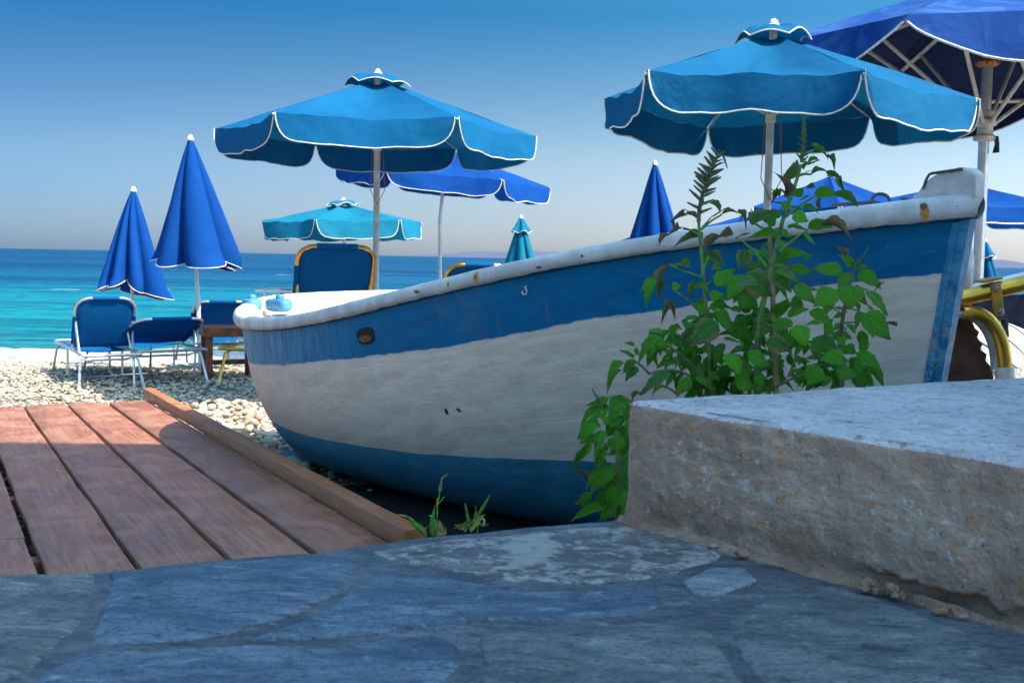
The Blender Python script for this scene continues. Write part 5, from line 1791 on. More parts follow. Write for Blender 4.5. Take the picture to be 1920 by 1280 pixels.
# ================================================================== LOUNGERS
def lounger(pos, yaw, back_deg, frame, label, group, seat_z=0.33, L=1.9, Wd=0.58, back_len=0.66, fabric_='mesh_blue', footonly=False):
    """local: +Y towards the foot, origin on the ground under the head end"""
    root = thing('sun_lounger', pos, label, 'sun lounger', group, rz=yaw)
    fm = M[frame]; fb = M[fabric_]
    hw = Wd / 2; hy = back_len
    r = 0.0135 if frame != 'brass' else 0.0165
    mb = MB()
    for s in (-1, 1):
        mb.tube([(s * hw, 0.02, seat_z), (s * hw, hy, seat_z), (s * hw, L - 0.08, seat_z), (s * (hw - 0.02), L - 0.02, seat_z), (s * (hw - 0.07), L, seat_z)], r, 8)
    mb.tube([(-(hw - 0.07), L, seat_z), ((hw - 0.07), L, seat_z)], r, 8)
    mb.tube([(-hw, 0.02, seat_z), (hw, 0.02, seat_z)], r, 8)
    mb.build('frame', fm, root, local=True)
    # seat fabric
    rows = []
    for i in range(13):
        y = lerp(hy + 0.02, L - 0.09, i / 12)
        rows.append([(x * (hw + 0.004), y, seat_z + 0.004 - 0.025 * (1 - x * x) * (1)) for x in np.linspace(-1, 1, 9)])
    mb = MB(); mb.grid([[Vector(p) for p in r_] for r_ in rows])
    mb.build('seat', fb, root, local=True, angle=180, solid=0.004)
    # legs: U loops splayed outwards
    for y, dy in ((0.18, -0.12), (L - 0.22, 0.12)):
        mb = MB()
        mb.tube([(-hw - 0.03, y + dy, 0.0), (-hw + 0.0, y, seat_z - 0.06), (-hw + 0.06, y - dy * 0.1, seat_z - 0.02), (hw - 0.06, y - dy * 0.1, seat_z - 0.02), (hw, y, seat_z - 0.06), (hw + 0.03, y + dy, 0.0)], r, 8)
        lg = mb.build('leg_loop', fm, root, local=True)
        mb = MB()
        for s in (-1, 1): mb.tube([(s * (hw + 0.03), y + dy, 0.0), (s * (hw + 0.026), y + dy * 0.92, 0.04)], r * 1.35, 8)
        mb.build('foot_cap', M['pole'], lg, local=True)
    mb = MB()
    mb.tube([(-hw, 0.95, seat_z - 0.02), (-hw, 0.95, 0.06), (-hw + 0.03, 0.95, 0.03), (hw - 0.03, 0.95, 0.03), (hw, 0.95, 0.06), (hw, 0.95, seat_z - 0.02)], r * 0.9, 8)
    mb.build('leg_loop', fm, root, local=True)
    if footonly: return root
    # back
    a = math.radians(back_deg)
    d = Vector((0, -math.cos(a), math.sin(a)))
    o0 = Vector((0, hy, seat_z + 0.02))
    def bp(x, s): return o0 + Vector((x, 0, 0)) + d * s
    mb = MB(); bl_ = back_len
    arc = []
    rc_ = 0.13
    for k in range(7):
        g = math.pi / 2 * k / 6
        arc.append((hw + 0.012 - rc_ + rc_ * math.cos(g), bl_ - rc_ + rc_ * math.sin(g)))
    path = [(hw + 0.012, 0.0)] + arc + [(-x, s) for x, s in arc[::-1]] + [(-hw - 0.012, 0.0)]
    mb.tube([bp(x, s) for x, s in path], r, 8)
    bf = mb.build('back_frame', fm, root, local=True)
    # back fabric with cut-out corners
    rows = []
    for i in range(15):
        s = lerp(0.02, bl_ + 0.004, i / 14)
        cut = max(0, (s - (bl_ - 0.17)) / 0.17)
        hwx = (hw + 0.012) if cut == 0 else (hw + 0.012) - 0.16 * (1 - math.sqrt(max(0, 1 - cut * cut)))
        nrm = Vector((0, math.sin(a), math.cos(a)))
        rows.append([bp(x * hwx, s) - nrm * 0.02 * (1 - x * x) * math.sin(math.pi * min(1, s / bl_)) for x in np.linspace(-1, 1, 9)])
    mb = MB(); mb.grid(rows)
    mb.build('backrest', fb, root, local=True, angle=180, solid=0.003)
    # sleeves round the tubes
    for s_ in ((-1, 1) if frame != 'brass' else (-1,)):
        mb = MB(); mb.tube([bp(s_ * (hw + 0.012), 0.06), bp(s_ * (hw + 0.012), bl_ - 0.19)], r * 1.3, 8)
        mb.build('sleeve', fb, root, local=True)
    mb = MB()
    mb.tube([bp(-(hw - 0.14), bl_), bp(hw - 0.14, bl_)], r * 1.5, 8)
    mb.build('sleeve', fb, root, local=True)
    # support bail behind the back
    s1_ = bl_ * 0.55
    mb = MB()
    top1 = bp(-hw, s1_); top2 = bp(hw, s1_)
    yb = hy - math.cos(a) * s1_ * 0.9 - 0.12
    mb.tube([top1, Vector((-hw + 0.02, lerp(top1.y, yb, 0.85), seat_z - 0.05)), Vector((-hw + 0.08, yb, seat_z - 0.07)), Vector((hw - 0.08, yb, seat_z - 0.07)), Vector((hw - 0.02, lerp(top1.y, yb, 0.85), seat_z - 0.05)), top2], r * 0.85, 8)
    mb.build('support_bail', fm, root, local=True)
    return root
def yaw_of(d): return math.atan2(-d[0], d[1])       # local +Y -> d
def along(c, d, s): return (c[0] - d[0] * s, c[1] - d[1] * s, 0.0)
dL = Vector((-0.51, 0.86)).normalized()
GRP = 'sun loungers on the pebbles'
h1 = G(176, 730, 0)
lounger((h1.x + 0.20, h1.y - 0.05, 0), yaw_of(dL), 64, 'alu', 'silver and blue sun lounger with its back upright, leftmost', GRP, seat_z=0.33, back_len=0.55, Wd=0.52)
h2 = G(300, 722, 0)
lounger((h2.x + 0.17, h2.y - 0.1, 0), yaw_of(Vector((-0.60, 0.80))), 23, 'alu', 'silver and blue sun lounger with its back half reclined, second from the left', GRP, seat_z=0.35, back_len=0.72, Wd=0.66)
lounger((-3.05, 11.3, 0), yaw_of(Vector((-0.40, 0.91))), 40, 'alu', 'silver and blue sun lounger behind the dark wooden side table', GRP, seat_z=0.33, Wd=0.56)
# gold lounger right of centre-left
D = 8.9
p0 = P(646, 540, D - 0.35)
lounger((p0.x, p0.y, -0.0), yaw_of(Vector((-0.30, 0.95))), 58, 'brass', 'gold-framed blue sun lounger with raised back, just beyond the stern deck of the boat', GRP, seat_z=0.62, L=1.9, Wd=0.62, back_len=0.86)
# silver one lying flat to its left
p0 = P(575, 560, 9.6)
lounger((p0.x + 0.64, p0.y, 0), yaw_of(Vector((-1.0, 0.06))), 8, 'pole_white', 'white-framed blue sun lounger lying flat, its end showing above the boat stern', GRP, seat_z=0.97, L=1.05, Wd=0.56, footonly=True)
# gold back edge behind the gunwale
p0 = P(922, 500, 9.4)
lounger((p0.x - 0.05, p0.y - 0.25, 0.0), yaw_of(Vector((-0.25, 0.97))), 50, 'brass', 'gold-framed sun lounger of which only the top edge shows over the boat rail', GRP, seat_z=0.74, L=1.9, Wd=0.54, back_len=0.62)
# gold foot end by the table
p0 = G(428, 728, 0)
lounger((p0.x + 0.02, p0.y + 0.10, 0), yaw_of(Vector((0.12, 1))), 10, 'brass', 'gold-framed blue lounger end standing between the side table and the boat stern', GRP, seat_z=0.37, L=1.05, Wd=0.30, footonly=True)

# side table
tc = G(412, 714, 0); tz = 0.53
tb = thing('side_table', (tc.x, tc.y, 0), 'dark brown slatted wooden side table between the loungers and the boat', 'table')
R3 = Matrix.Rotation(math.radians(24), 3, 'Z')
cx = Vector((tc.x + 0.03, tc.y + 0.25, 0))
for k in range(4):
    mb = MB(); mb.bbox(cx + R3 @ Vector((0, -0.18 + k * 0.12, tz)), (0.56, 0.108, 0.025), R3, 0.004); mb.build('slat', M['table'], tb)
for sy in (-1, 1):
    mb = MB(); mb.bbox(cx + R3 @ Vector((0, sy * 0.235, tz - 0.035)), (0.56, 0.03, 0.095), R3, 0.004); mb.build('apron', M['table'], tb)
for sx in (-1, 1):
    mb = MB(); mb.bbox(cx + R3 @ Vector((sx * 0.268, 0, tz - 0.036)), (0.03, 0.438, 0.092), R3, 0.004); mb.build('apron', M['table'], tb)
    mb = MB(); mb.bbox(cx + R3 @ Vector((sx * 0.225, 0, 0.16)), (0.025, 0.35, 0.06), R3, 0.004); mb.build('stretcher', M['table'], tb)
    for sy in (-1, 1):
        mb = MB(); mb.bbox(cx + R3 @ Vector((sx * 0.225, sy * 0.19, (tz - 0.085) / 2)), (0.06, 0.06, tz - 0.085), R3, 0.005); mb.build('leg', M['table'], tb)
mb = MB(); mb.bbox(cx + R3 @ Vector((0, 0, 0.17)), (0.42, 0.05, 0.05), R3, 0.004); mb.build('stretcher', M['table'], tb)

# ---- folded gold lounger, torn canvas, dark chair and pale dinghy at the right edge
gl = thing('folded_lounger', tuple(gpos(1850, 4.5)), 'folded gold-framed lounger with torn brown canvas, behind the concrete step at the right edge', 'sun lounger')
D = 4.45
FQ = D / 3.15
def ovaltube(mb, pts, r1, seg=10, flat=1.5):
    mb.tube(pts, r1 * FQ, seg, flat=flat)
mb = MB()
ovaltube(mb, [P(1796, 560, D), P(1870, 543, D - 0.03), P(1960, 522, D - 0.08), P(2060, 500, D - 0.1)], 0.0155)
mb.build('side_tube', M['brass'], gl)
mb = MB()
ovaltube(mb, [P(1792, 552, D + 0.08), P(1860, 535, D + 0.05), P(1960, 512, D + 0.02), P(2060, 490, D)], 0.012)
mb.build('side_tube', M['alu'], gl)
mb = MB(); mb.tube([P(1786, 563, D), P(1797, 560, D)], 0.018 * FQ, 10, flat=1.5); mb.tube([P(1790, 575, D + 0.01), P(1800, 583, D + 0.01)], 0.012 * FQ, 8)
mb.build('end_cap', M['black'], gl)
mb = MB()
arc = []
for k in range(15):
    g = math.pi / 2 * k / 14
    arc.append(P(1822 + 62 * math.sin(g), 690 - 104 * math.cos(g) ** 0.9 if k < 14 else 690, D - 0.02))
ovaltube(mb, [P(1806, 587, D - 0.02)] + arc + [P(1885, 760, D - 0.02)], 0.020, flat=1.0)
mb.build('bail', M['brass'], gl)
mb = MB(); arc2 = [p + Vector((-0.034, 0.016, -0.008)) for p in arc]
mb.tube([arc2[0] + Vector((-0.03, 0, 0.0))] + arc2, 0.013 * FQ, 8); mb.build('bail_inner', M['alu'], gl)
mb = MB(); mb.tube([P(1884, 688, D - 0.02), P(1886, 760, D - 0.02)], 0.0265 * FQ, 12); mb.build('foot_sleeve', M['piping'], gl)
mb = MB()
j0, j1 = P(1866, 541, D - 0.055), P(1874, 583, D - 0.055)
ax_ = (j1 - j0).normalized()
mb.bbox((j0 + j1) / 2, (0.040, 0.016, (j1 - j0).length + 0.04), Matrix.Rotation(math.radians(-10), 3, 'Y'), 0.005)
mb.bbox(j0 + Vector((-0.010, 0.04, 0.036)), (0.08, 0.09, 0.010), Matrix.Rotation(math.radians(-14), 3, 'Y'), 0.003)
jt = mb.build('hinge_plate', M['ochre'], gl)
for q in (j0, j1):
    mb = MB(); mb.lathe(Vector((0, 0, 0)), [(0.013, 0), (0.013, 0.005), (0.009, 0.010), (0.001, 0.011)], 12)
    RX = Matrix.Rotation(math.radians(90), 3, 'X')
    mb.v = [tuple(q + Vector((0, -0.008, 0)) + RX @ Vector(v)) for v in mb.v]
    mb.build('screw', M['screw'], jt)
mb = MB(); mb.tube([P(1883, 598, D + 0.02), P(1885, 632, D + 0.02)], 0.016, 8); mb.build('strap', M['black'], gl)
# torn canvas
mb = MB(); rows = []
right = [(1820, 588), (1822, 600), (1828, 615), (1836, 622), (1832, 632), (1842, 646), (1838, 655), (1850, 664), (1848, 676), (1858, 688), (1862, 705), (1866, 760)]
left = [(1778, 588), (1774, 600), (1770, 612), (1768, 622), (1766, 632), (1762, 646), (1760, 655), (1757, 664), (1754, 676), (1750, 688), (1744, 705), (1735, 760)]
for (lx, ly), (rx, ry) in zip(left, right):
    rows.append([P(lerp(lx - 40, rx, q), lerp(ly, ry, q), D + 0.06 + 0.02 * math.sin(q * 3) + 0.006 * noise.noise(Vector((q * 5, ly * 0.05, 0)))) for q in np.linspace(0, 1, 12)])
mb.grid(rows); cv = mb.build('torn_canvas', M['brown_fabric'], gl, solid=0.003)
for k in range(12):
    i = random.randrange(3, 11); p = P(*right[i], D + 0.06)
    mb = MB(); q = p + Vector((random.uniform(0.006, 0.03), 0, random.uniform(-0.015, 0.006)))
    mb.tube([p, p.lerp(q, 0.5) + Vector((0, 0, 0.004)), q], 0.0008, 4); mb.build('loose_thread', M['piping'], cv)

# pale clinker dinghy upside down behind
dg = thing('upturned_dinghy', tuple(gpos(1960, 6.0)), 'pale grey planked dinghy turned upside down at the far right edge', 'boat')
dc = P(1930, 760, 6.0)
mb = MB()
NP = 9
for k in range(NP):
    a0 = math.pi * (0.02 + 0.96 * k / NP); a1 = math.pi * (0.02 + 0.96 * (k + 1) / NP) + 0.02
    rows = []
    for i in range(19):
        y = i / 18; rr_ = 0.46 * math.sin(math.pi * (0.12 + 0.76 * y)) ** 0.6
        rows.append([dc + Vector((-math.cos(a) * rr_ * 1.0, -0.1 + y * 1.6, math.sin(a) * rr_ * 0.98)) * 1.0 + Vector((-math.cos(a) * o_, 0, math.sin(a) * o_)) for a, o_ in ((a0, 0.007), (a0 + (a1 - a0) * 0.33, 0.005), (a0 + (a1 - a0) * 0.66, 0.003), (a1, 0.0), (a1, -0.01))])
    m2 = MB(); m2.grid(rows[::-1])
    m2.build('plank', M['white_paint'], dg)
m2 = MB(); rr0 = 0.46 * math.sin(math.pi * 0.12) ** 0.6
m2.add([dc + Vector((0, -0.1, 0))] + [dc + Vector((-math.cos(a) * rr0, -0.1, math.sin(a) * rr0)) for a in np.linspace(0, math.pi, 16)], [(0, i + 1, i + 2) for i in range(15)])
m2.build('transom', M['white_paint'], dg)

# dark beach chairs / terrace furniture beyond
def dark_chair(px, D, label, yaw=0.0, w=0.55, back=(0.45, 0.88)):
    c = gpos(px, D)
    r = thing('terrace_chair', (c.x, c.y, 0), label, 'chair', 'dark terrace chairs', rz=yaw)
    mb = MB(); mb.bbox((0, 0, 0.43), (w, w * 0.9, 0.05), None, 0.012); mb.build('seat', M['dark_fabric'], r, local=True)
    for sx in (-1, 1):
        for sy in (-1, 1):
            mb = MB(); mb.bbox((sx * (w / 2 - 0.03), sy * (w * 0.45 - 0.03), 0.205), (0.045, 0.045, 0.40), None, 0.005); mb.build('leg', M['table'], r, local=True)
    mb = MB(); rows = []
    for i in range(9):
        x = lerp(-w / 2, w / 2, i / 8)
        sag_ = 0.03 * (1 - (2 * i / 8 - 1) ** 2)
        rows.append([Vector((x, 0.24, z - (sag_ if z > 0.6 else 0))) for z in np.linspace(back[0], back[1], 8)])
    mb.grid(rows); mb.build('backrest', M['dark_fabric'], r, local=True, solid=0.02)
    for sx in (-1, 1):
        mb = MB(); mb.bbox((sx * (w / 2), 0.24, (back[1] + 0.4) / 2), (0.04, 0.04, back[1] - 0.4 + 0.02), None, 0.005); mb.build('back_post', M['table'], r, local=True)
    return r
dark_chair(1838, 8.6, 'dark navy canvas chair behind the silver parasol pole', 0.15, 0.8, (0.60, 1.20))
dark_chair(1912, 8.2, 'dark navy canvas chair cut by the right edge of the picture', -0.1, 0.62, (0.5, 1.12))
dark_chair(1880, 6.6, 'dark wooden chair with its slats showing under the gold tube', 0.3, 0.6, (0.45, 0.86))

# ================================================================== WEEDS
def leaf_mesh(kind, seed):
    """unit leaf: base at 0, tip along +Y (length 1), width 1 in X (full), normal +Z"""
    rnd = random.Random(seed)
    nl, nw = 12, 6
    vs = []; uv = []
    for i in range(nl + 1):
        t = i / nl
        # ovate-rhombic outline
        w = 0.5 * (math.sin(math.pi * min(1, t ** 0.66)) ** 0.92) * (1.0 if t < 0.5 else (1 - 0.15 * (t - 0.5) * 2))
        if i == 0: w = 0.02
        if i == nl: w = 0.012
        w *= 1 + 0.06 * math.sin(i * 2.2 + seed)
        if kind == 'flat': zc = -0.16 * t * t
        elif kind == 'droop': zc = 0.10 * math.sin(math.pi * t * 0.8) - 0.34 * t ** 2
        else: zc = 0.25 * math.sin(math.pi * t) - 0.2 * t ** 3
        for j in range(nw + 1):
            x = (j / nw) * 2 - 1
            fold = (0.16 if kind == 'flat' else 0.30 if kind == 'droop' else 0.75) * abs(x) * w * 1.2
            rip = (0.035 if kind != 'dry' else 0.10) * math.sin(t * 15 + seed + (0 if x < 0 else 1.7)) * abs(x) ** 2
            cup = -0.08 * abs(x) ** 3 if kind == 'flat' else 0
            xx = x * w * (1 if kind != 'dry' else 0.72)
            vs.append(Vector((xx + (0.05 if kind == 'dry' else 0.015) * math.sin(t * 5 + seed), t, zc + fold + rip * 0.6 + cup)))
            uv.append((j / nw, t))
    fs = []
    for i in range(nl):
        for j in range(nw):
            a = i * (nw + 1) + j
            fs.append((a, a + 1, a + nw + 2, a + nw + 1))
    me = bpy.data.meshes.new('leaf')
    me.from_pydata(vs, [], fs)
    ul = me.uv_layers.new(name='UVMap')
    for lp in me.loops: ul.data[lp.index].uv = uv[lp.vertex_index]
    me.polygons.foreach_set('use_smooth', [True] * len(me.polygons))
    return me
LM = {}
for mk in ('leaf', 'leaf_bright', 'leaf_edge', 'leaf_dry'):
    for kd in ('flat', 'droop', 'dry'):
        l = []
        for s in range(4):
            me = leaf_mesh(kd, s * 1.9 + {'flat': 0.3, 'droop': 1.1, 'dry': 2.3}[kd])
            me.materials.append(M[mk]); l.append(me)
        LM[(mk, kd)] = l
CAMP = Vector((0, 0, H))
def add_leaf(parent, b, t, wpx, D, mat='leaf', kind='flat', tip_d=0.0, nup=0.45, dz=0.0):
    """base & tip given in photo pixels at distance D; tip_d brings the tip nearer/farther (m)"""
    pb = P(b[0], b[1], D + dz); pt = P(t[0], t[1], D + dz + tip_d)
    y = pt - pb; ln = y.length
    if ln < 0.004: return None
    y.normalize()
    view = (CAMP - pb).normalized()
    nrm = view * (1 - nup) + Vector((0, 0, 1)) * nup + Vector((random.uniform(-0.45, 0.45), 0, random.uniform(-0.2, 0.25)))
    nrm = (nrm - y * nrm.dot(y)).normalized()
    x = y.cross(nrm)
    wd = wpx / F * D
    zs = ln * (random.uniform(0.7, 1.15) if kind != 'dry' else 0.6)
    R = Matrix((x * wd, y * ln, nrm * zs)).transposed().to_4x4()
    # compensate camera-facing foreshortening of tip droop
    o = bpy.data.objects.new('leaf', random.choice(LM[(mat, kind)]))
    COL.objects.link(o)
    o.parent = parent
    o.matrix_local = Matrix.Translation(pb - parent.location) @ R
    return o
def stemtube(parent, pts, r0, r1, mat='stem', name='stem', seg=8):
    P_ = [Vector(p) for p in pts]
    # smooth polyline (Catmull-Rom)
    out = []
    for i in range(len(P_) - 1):
        p0 = P_[max(0, i - 1)]; p1 = P_[i]; p2 = P_[i + 1]; p3 = P_[min(len(P_) - 1, i + 2)]
        for k in range(5):
            t = k / 5
            out.append(0.5 * ((2 * p1) + (p2 - p0) * t + (2 * p0 - 5 * p1 + 4 * p2 - p3) * t * t + (3 * p1 - p0 - 3 * p2 + p3) * t ** 3))
    out.append(P_[-1])
    mb = MB(); n = len(out)
    mb.tube(out, [lerp(r0, r1, i / (n - 1)) for i in range(n)], seg)
    return mb.build(name, M[mat], parent)
def spike_mesh(name, L, R, n, mat, seed):
    """seed spike: axis with many small pointed bracts, along +Y, base at 0"""
    rnd = random.Random(seed); mb = MB()
    mb.tube([(0, 0, 0), (0, L * 0.5, 0), (0, L, 0)], [R * 0.55, R * 0.5, R * 0.12], 6)
    for k in range(n):
        t = (k + 0.5) / n; a = k * 2.399 + rnd.uniform(-0.3, 0.3)
        rr_ = R * (1 - t ** 2.2 * 0.75) * rnd.uniform(0.8, 1.15)
        c = Vector((0, t * L * 0.97, 0)); d = Vector((math.cos(a), 0.65 + 0.3 * t, math.sin(a))).normalized()
        s = d.cross(Vector((0, 1, 0))).normalized(); u = s.cross(d)
        w = R * 0.38; ln = rr_ * 1.25
        mb.add([c + s * w + d * ln * 0.25, c - s * w + d * ln * 0.25, c + u * w + d * ln * 0.35, c - u * w * 0.6 + d * ln * 0.3, c + d * ln, c], [(0, 2, 4), (2, 1, 4), (1, 3, 4), (3, 0, 4), (5, 2, 0), (5, 1, 2), (5, 3, 1), (5, 0, 3)])
    me = bpy.data.meshes.new(name); me.from_pydata(mb.v, [], mb.f); me.materials.append(M[mat])
    return me
SP = [spike_mesh('seed_spike', 1.0, 0.13, 54, 'seed_purple', s) for s in range(3)]
SPG = [spike_mesh('seed_spike', 1.0, 0.13, 54, 'seed', s + 5) for s in range(3)]
def add_spike(parent, b, t, D, fat=1.0, lib=SP, tip_d=0.0, name='seed_spike'):
    pb = P(b[0], b[1], D); pt = P(t[0], t[1], D + tip_d)
    y = pt - pb; ln = y.length; y.normalize()
    z = Vector((0, -1, 0.1)); z = (z - y * z.dot(y)).normalized(); x = y.cross(z)
    R = Matrix((x * ln * fat, y * ln, z * ln * fat)).transposed().to_4x4()
    o = bpy.data.objects.new(name, random.choice(lib)); COL.objects.link(o); o.parent = parent
    o.matrix_local = Matrix.Translation(pb - parent.location) @ R
    return o
def c5(x, y): return (1050 + x / 2.865, 200 + y / 2.865)
def c6(x, y): return (1050 + x / 2.865, 540 + y / 2.865)
K = 1 / 2.865
WL = 'amaranth weeds behind the concrete step'
DA = 2.85
def plant(pxbase, D, label):
    b = gpos(pxbase, D); return thing('amaranth_weed', tuple(b), label, 'weed', WL)
plA = plant(1328, 2.85, 'amaranth weed with the bent purplish seed spike, against the middle of the boat')
plB = plant(1440, 2.75, 'tallest amaranth weed with an upright green seed spike, beside the bamboo stake')
plC = plant(1575, 2.95, 'short amaranth weed with broad dark green leaves, nearest the bow')
plD = plant(1150, 2.75, 'low bushy amaranth weed beside the left end of the concrete step')
def leaves(pl, D, lst, f, nup=0.4):
    for it in lst:
        (bx, by, tx, ty, w, mat, kind) = it[:7]
        dz = it[7] if len(it) > 7 else random.uniform(-0.09, 0.09)
        add_leaf(pl, f(bx, by), f(tx, ty), w * K * 1.18, D, mat, kind, tip_d=random.uniform(-0.05, 0.02), nup=nup + random.uniform(-0.15, 0.15), dz=dz)
        # petiole back towards the stem
G_, BR, ED, DR = 'leaf', 'leaf_bright', 'leaf_edge', 'leaf_dry'
leaves(plA, 2.85, [
    (735, 600, 660, 572, 40, DR, 'dry'), (665, 572, 598, 615, 46, DR, 'dry'), (600, 612, 612, 655, 30, DR, 'dry'),
    (645, 650, 580, 690, 46, DR, 'dry'), (590, 685, 528, 748, 44, DR, 'dry'), (745, 705, 612, 745, 55, 'leaf_edge', 'dry'),
    (930, 678, 845, 700, 70, DR, 'dry'), (860, 690, 768, 795, 74, DR, 'dry'), (870, 578, 960, 568, 34, DR, 'dry'), (955, 566, 1003, 655, 34, DR, 'dry'),
    (800, 520, 868, 575, 56, 'leaf_edge', 'dry'), (590, 848, 540, 1030, 62, DR, 'dry'), (520, 930, 432, 980, 46, G_, 'droop'),
    (512, 958, 448, 1072, 48, G_, 'droop'), (600, 965, 652, 960, 46, G_, 'flat'), (590, 1045, 545, 1165, 44, DR, 'dry'), (590, 1050, 620, 1140, 40, DR, 'dry'),
    (725, 930, 715, 1038, 38, 'leaf_edge', 'dry'), (835, 960, 940, 855, 82, G_, 'flat'), (775, 960, 815, 1000, 60, BR, 'flat'), (700, 830, 640, 850, 40, G_, 'droop'),
    (770, 830, 860, 770, 50, G_, 'droop'), (800, 800, 875, 830, 60, ED, 'droop'), (860, 850, 830, 870, 40, G_, 'flat'), (690, 850, 590, 835, 34, G_, 'flat'),
    (770, 700, 745, 660, 40, BR, 'flat'), (735, 690, 700, 650, 34, G_, 'flat'), (560, 930, 520, 1040, 40, ED, 'dry'),
    (800, 1020, 880, 1000, 55, G_, 'flat'), (830, 1040, 900, 1060, 40, BR, 'flat'), (780, 1110, 740, 1060, 44, G_, 'flat'), (800, 1080, 905, 1085, 44, BR, 'droop'),
], c5)
leaves(plA, 2.85, [
    (850, 185, 688, 290, 120, ED, 'flat', -0.1), (848, 125, 948, 235, 96, G_, 'flat', -0.08), (950, 190, 1000, 295, 78, G_, 'droop'),
    (720, 240, 650, 320, 60, ED, 'dry'), (590, 445, 412, 550, 84, ED, 'flat', -0.1), (600, 250, 658, 315, 66, G_, 'flat'), (520, 268, 418, 362, 44, G_, 'droop'),
    (530, 320, 455, 418, 60, G_, 'droop'), (400, 380, 338, 442, 46, G_, 'flat'), (342, 398, 243, 492, 52, G_, 'droop'), (330, 440, 238, 550, 34, G_, 'droop'),
    (420, 428, 345, 492, 56, ED, 'droop'), (400, 372, 338, 325, 34, G_, 'flat'), (410, 350, 410, 310, 26, BR, 'flat'), (390, 360, 440, 340, 34, G_, 'flat'),
    (700, 310, 722, 385, 70, G_, 'flat'), (835, 375, 755, 445, 66, G_, 'flat'), (700, 480, 625, 570, 64, G_, 'flat'), (655, 370, 645, 435, 66, ED, 'dry'),
    (900, 345, 975, 455, 92, BR, 'flat', -0.12), (942, 465, 1055, 535, 115, BR, 'flat', -0.14), (560, 270, 600, 220, 36, G_, 'droop'), (575, 300, 500, 290, 40, BR, 'flat'),
    (860, 350, 880, 420, 55, BR, 'flat'), (770, 330, 860, 350, 66, G_, 'droop'), (740, 470, 800, 520, 60, G_, 'flat'), (560, 530, 480, 570, 40, BR, 'droop'), (720, 420, 780, 470, 60, G_, 'flat'),
    (800, 470, 870, 490, 44, G_, 'droop'), (430, 560, 385, 610, 44, DR, 'dry'),
], c6)
leaves(plB, 2.75, [
    (990, 905, 885, 1025, 88, G_, 'flat'), (945, 930, 1060, 935, 90, ED, 'flat', -0.14), (1000, 900, 1155, 1020, 120, ED, 'flat', -0.1),
    (1020, 625, 1150, 550, 66, ED, 'droop'), (945, 705, 1010, 665, 56, G_, 'flat'), (1150, 680, 1025, 692, 44, G_, 'droop'),
    (1330, 655, 1480, 630, 66, G_, 'droop'), (1400, 640, 1575, 700, 66, DR, 'dry'), (1250, 575, 1338, 608, 76, BR, 'flat', -0.1), (1220, 640, 1325, 640, 40, G_, 'flat'),
    (1305, 680, 1385, 730, 60, BR, 'flat'), (1000, 768, 970, 862, 78, ED, 'flat'), (1165, 870, 1290, 920, 66, G_, 'flat', -0.12), (1170, 870, 1225, 990, 100, ED, 'droop', -0.1),
    (1235, 862, 1365, 888, 52, G_, 'flat'), (1232, 395, 1275, 280, 64, ED, 'dry'), (1200, 485, 1165, 350, 48, DR, 'dry'), (1215, 480, 1205, 400, 50, DR, 'dry'), (1240, 400, 1250, 300, 44, DR, 'dry'),
    (1350, 365, 1440, 345, 36, ED, 'dry'), (1430, 345, 1510, 380, 40, ED, 'dry'), (1500, 375, 1535, 465, 44, 'leaf_edge', 'dry'), (1365, 235, 1440, 275, 32, G_, 'dry'), (1430, 270, 1480, 345, 34, ED, 'dry'),
    (1365, 475, 1500, 465, 60, G_, 'droop'), (1470, 460, 1610, 535, 62, ED, 'dry'), (1320, 440, 1375, 430, 38, DR, 'dry'), (1400, 480, 1410, 565, 34, DR, 'dry'),
    (1300, 540, 1400, 562, 36, G_, 'droop'), (1170, 440, 1130, 520, 34, DR, 'dry'), (1180, 490, 1130, 470, 30, G_, 'dry'), (1350, 200, 1418, 215, 22, BR, 'flat'),
    (1240, 520, 1190, 540, 50, BR, 'flat'), (1260, 480, 1310, 430, 50, G_, 'flat'), (1230, 470, 1260, 420, 40, BR, 'flat'), (1290, 500, 1340, 470, 44, G_, 'flat'), (1180, 560, 1130, 600, 46, BR, 'flat'),
    (1150, 620, 1080, 600, 40, G_, 'droop'), (1230, 650, 1280, 610, 44, BR, 'flat'), (1120, 640, 1160, 590, 44, G_, 'flat'), (1200, 800, 1330, 780, 50, G_, 'droop'), (1300, 820, 1350, 790, 34, G_, 'flat'),
    (1260, 790, 1190, 830, 44, G_, 'flat'), (1010, 1080, 960, 1000, 66, G_, 'flat'), (1100, 990, 1040, 1020, 54, G_, 'flat'), (970, 1010, 1070, 1080, 80, G_, 'flat', 0.1), (1260, 955, 1388, 1045, 98, G_, 'flat'),
    (1485, 985, 1368, 1052, 104, G_, 'flat'), (1260, 1050, 1300, 1100, 66, G_, 'flat'), (1310, 340, 1360, 300, 30, G_, 'dry'), (1330, 310, 1395, 285, 26, 'leaf', 'dry'),
], c5)
